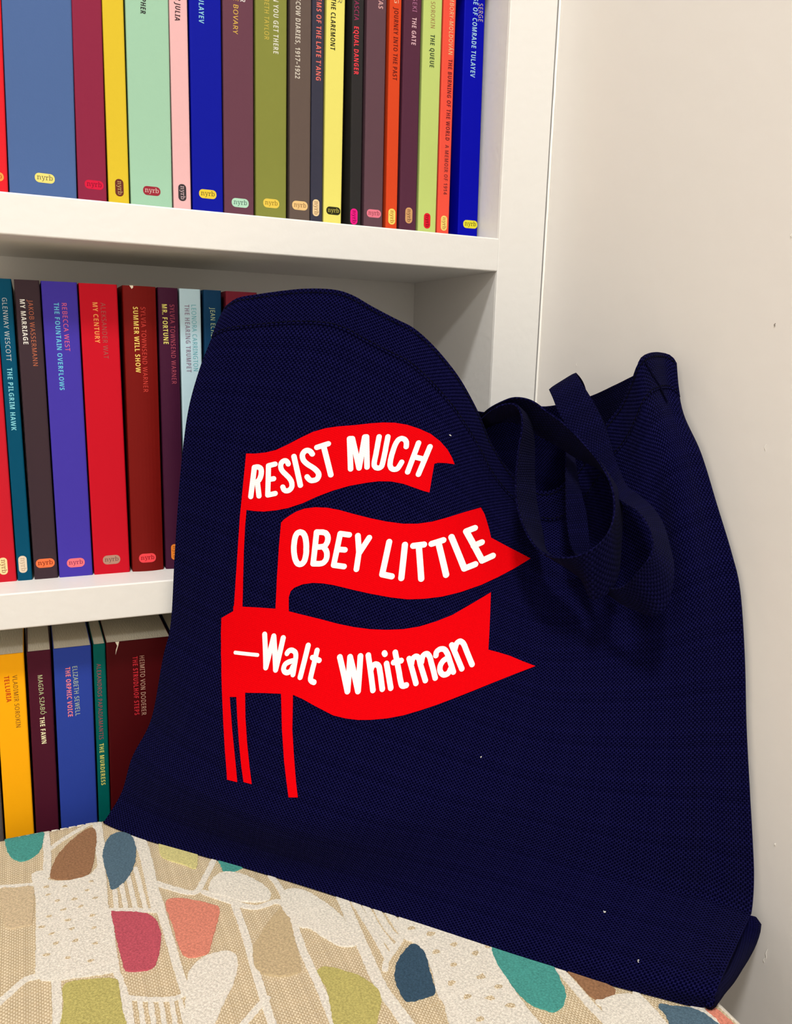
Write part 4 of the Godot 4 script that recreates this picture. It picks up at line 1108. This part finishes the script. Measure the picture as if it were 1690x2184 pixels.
# Ink printed on the front: outline in mm, lift in mm above the cloth.
func print_mesh(poly: PackedVector2Array, lift: float) -> ArrayMesh:
	var sh := Shape.new()
	add_print(sh, poly, lift)
	return sh.done()


func add_print(sh: Shape, poly: PackedVector2Array, lift: float) -> void:
	var guess := [Vector2(0.35, 0.5)]
	cells(poly, 3.5, func(tri: Array) -> void:
		var k := []
		for p in tri:
			var r := panel_xy(p / 1000.0, guess[0])
			guess[0] = Vector2(r[2], r[3])
			k.append(sh.vert(r[0] + r[1] * lift / 1000.0, r[1], Vector2(r[2] * 0.4, r[3] * 0.4)))
		sh.tri(k[0], k[1], k[2]))


func ribbon(rows: Array, th: float, steps: int) -> ArrayMesh:
	var a := []
	var b := []
	for r in rows:
		a.append(Vector3(r[0], r[1], r[2]) / 10000.0)
		b.append(Vector3(r[3], r[4], r[5]) / 10000.0)
	var e := spline(a, steps)
	var f := spline(b, steps)
	var n := e.size()
	var across := 8
	var run := 0.0
	var sh := Shape.new()
	var g := []
	for i in n:
		var row := PackedVector3Array()
		for k in across + 1:
			row.append(e[i].lerp(f[i], float(k) / across))
		g.append(row)
	var nn := grid_normals(g, Vector3.BACK)
	for side in 2:
		var at := sh.v.size()
		run = 0.0
		for i in n:
			if i:
				run += (e[i] + f[i]).distance_to(e[i - 1] + f[i - 1]) / 2.0
			for k in across + 1:
				var o: Vector3 = nn[i][k] * (1.0 if side == 0 else -1.0)
				var edge := 1.0 - 0.5 * pow(absf(2.0 * k / across - 1.0), 6.0)
				sh.vert(g[i][k] + o * th / 2.0 * edge, o, Vector2(0.028 * k / across, run))
		for i in n - 1:
			for k in across:
				var p := at + i * (across + 1) + k
				sh.quad(p, p + 1, p + across + 2, p + across + 1)
	var half := n * (across + 1)
	for k in [0, across]:
		for i in n - 1:
			var p: int = i * (across + 1) + k
			var out: Vector3 = (g[i][k] - g[i][across - k]).normalized()
			sh.flat([sh.v[p], sh.v[p + across + 1], sh.v[p + across + 1 + half], sh.v[p + half]], out)
	return sh.done()


func dashes(line: Callable, count: int, share: float, r: float) -> ArrayMesh:  # stitches along a line on the front; line(u) gives [point, normal]
	var sh := Shape.new()
	for i in count:
		var a: Array = line.call(float(i) / count)
		var b: Array = line.call((i + share) / count)
		var d: Vector3 = (b[0] - a[0]).normalized()
		var n: Vector3 = a[1]
		var x := d.cross(n).normalized()
		var p: Vector3 = a[0]
		var q: Vector3 = b[0]
		var ring := []
		for k in 4:
			var w := PI * k / 3.0
			ring.append(x * cos(w) * r + n * sin(w) * r * 0.9)
		for k in 3:
			sh.flat([p + ring[k], p + ring[k + 1], q + ring[k + 1], q + ring[k]], (ring[k] + ring[k + 1]).normalized())
		sh.flat([p + ring[0], p + ring[1], p + ring[2], p + ring[3]], -d)
		sh.flat([q + ring[0], q + ring[1], q + ring[2], q + ring[3]], d)
	return sh.done()


func tote() -> void:
	var o := thing("tote_bag", "navy canvas tote bag with red printed flags, leaning in the corner on the patterned seat", "bag", Vector3(-0.17184, 0.45244, 0.16624))
	o.rotation.y = -0.814468
	var left := even(spline(pts3(LEFT), 24), NT)
	var right := even(spline(pts3(RIGHT), 24), NT)
	var foot := even(spline(pts3(FOOT), 24), NS)
	var rim := even(spline(pts3(RIM), 24), NS)
	panel = coons(left, right, foot, rim, func(s: float, t: float) -> Vector3: return Vector3(0, 0, swell(s, t)))
	panel_out = grid_normals(panel, Vector3.BACK)
	var front_panel := part("front_panel", sheet(panel, Vector3.BACK, 0.0009, Vector2(0.4, 0.4)), M.canvas, o)
	# the back hangs behind it from the same side seams, its foot set back by the depth of the bag
	var deep := PackedVector3Array()
	for i in NS + 1:
		var s := float(i) / NS
		deep.append(foot[i] + Vector3(0, 0.001, -0.055 * minf(1.0, 5.0 * s * (1.0 - s))))
	var back_rim := even(spline(pts3(BACK_RIM), 24), NS)
	var back := coons(left, right, deep, back_rim, func(s: float, t: float) -> Vector3: return Vector3(0, 0, -0.04 * pow(sin(PI * pow(s, 0.85)), 2.0) * sin(PI * pow(t, 3.0))))
	part("back_panel", sheet(back, Vector3.BACK, 0.0009, Vector2(0.4, 0.4)), M.canvas, o)
	var base := []
	for k in 5:
		var row := PackedVector3Array()
		for i in NS + 1:
			row.append(foot[i].lerp(deep[i], k / 4.0))
		base.append(row)
	part("base_gusset", sheet(base, Vector3.DOWN, -0.0009, Vector2(0.4, 0.06)), M.canvas, o)
	# hem: a second layer of cloth turned down along the rim
	var rows := []
	for k in 13:
		var row := PackedVector3Array()
		for i in NS + 1:
			var t := 1.0 - (HEM / panel_height(float(i) / NS)) * (1.0 - k / 12.0)
			var r := panel_at(float(i) / NS, t)
			row.append(r[0] + r[1] * 0.0007)
		rows.append(row)
	part("hem", sheet(rows, Vector3.BACK, 0.0007, Vector2(0.4, 0.026)), M.canvas, o)
	for d in [0.0026, HEM - 0.0016]:
		part("stitching", dashes(func(u: float) -> Array:
			var s := 0.004 + 0.99 * u
			var r := panel_at(s, 1.0 - d / panel_height(s))
			return [r[0] + r[1] * 0.0008, r[1]], 130, 0.7, 0.00035), M.thread, o)
	var seam := []
	for p in SEAM:
		seam.append(Vector3(p[0], p[1], 0) / 1000.0)
	var fine := spline(seam, 8)
	var raised := PackedVector3Array()
	for p in fine:
		var r := panel_at(p.x, p.y)
		raised.append(r[0] + r[1] * 0.0008)
	part("side_seam", tube(raised, 0.0007, 7), M.canvas, o)
	part("folded_corner", tube(even(spline(pts3(CORNER), 8), 30), 0.0066, 12, 0.6, Vector3(0.4, 0.2, 1)), M.canvas, o)
	part("handle", ribbon(HANDLE_NEAR, 0.0022, 8), M.webbing, o, "looped webbing handle hanging over the front")
	part("handle", ribbon(HANDLE_FAR, 0.0022, 8), M.webbing, o, "webbing handle standing up behind and curling down to the right")
	# the print
	var flags := []
	for f in FLAGS:
		var poly := PackedVector2Array()
		for p in f:
			poly.append(Vector2(p[0], p[1]) / 10.0)
		flags.append(part("printed_flag", print_mesh(poly, 0.2 + 0.05 * flags.size()), M.red, o))
	for l in LETTERS:
		var polys: Array[PackedVector2Array] = []
		for st in l[3]:
			var line := PackedVector2Array()
			for p in st[1]:
				line.append(Vector2(p[0], p[1]) / 10.0)
			polys.append_array(thick(line, l[2] / 2.0, st[0] == 1))
		var sh := Shape.new()
		var lift := 0.46
		for poly in without_holes(polys):
			add_print(sh, poly, lift)
			lift += 0.012
		part("printed_letter", sh.done(), M.ink, flags[l[0]])
	# white flecks of lint caught on the cloth
	for p in LINT:
		var r := panel_at(p[0] / 1000.0, p[1] / 1000.0)
		var bits := []
		for k in 4:
			bits.append(r[0] + r[1] * 0.0007 + Vector3(rng.randf_range(-1, 1), rng.randf_range(-1, 1), 0) * 0.0009)
		part("lint_fleck", tube(spline(bits, 4), 0.00022, 5), M.lint, o)


const HEM := 0.0225


func panel_height(s: float) -> float:
	var i := int(clampf(s, 0.0, 0.9999) * NS)
	var h := 0.0
	for j in range(NT * 3 / 4, NT):
		h += (panel[j + 1][i] as Vector3).distance_to(panel[j][i])
	return h * 4.0


# A line thickened by r on each side, with smoothly rounded ends (worked out at twenty times the size, as the engine rounds coarsely).
func thick(line: PackedVector2Array, r: float, closed := false) -> Array[PackedVector2Array]:
	var big := PackedVector2Array()
	for p in line:
		big.append(p * 20.0)
	var out: Array[PackedVector2Array] = []
	for poly in Geometry2D.offset_polyline(big, r * 20.0, Geometry2D.JOIN_ROUND, Geometry2D.END_JOINED if closed else Geometry2D.END_ROUND):
		var small := PackedVector2Array()
		for p in poly:
			if small.is_empty() or small[-1].distance_to(p / 20.0) > 0.02:
				small.append(p / 20.0)
		out.append(small)
	return out


# Outlines with their holes cut out of them, each hole opened by splitting the outline along a line through it.
func without_holes(polys: Array[PackedVector2Array]) -> Array[PackedVector2Array]:
	var outer: Array[PackedVector2Array] = []
	var holes: Array[PackedVector2Array] = []
	for p in polys:
		if Geometry2D.is_polygon_clockwise(p): holes.append(p)
		else: outer.append(p)
	for h in holes:
		var c := Vector2.ZERO
		for p in h: c += p
		c /= h.size()
		var next: Array[PackedVector2Array] = []
		for p in outer:
			if not Geometry2D.is_point_in_polygon(h[0], p):
				next.append(p)
				continue
			for side in [-1, 1]:
				var half := PackedVector2Array([c + Vector2(0, -500), c + Vector2(500 * side, -500), c + Vector2(500 * side, 500), c + Vector2(0, 500)])
				for a in Geometry2D.intersect_polygons(p, half):
					next.append_array(Geometry2D.clip_polygons(a, h))
		outer = next
	return outer
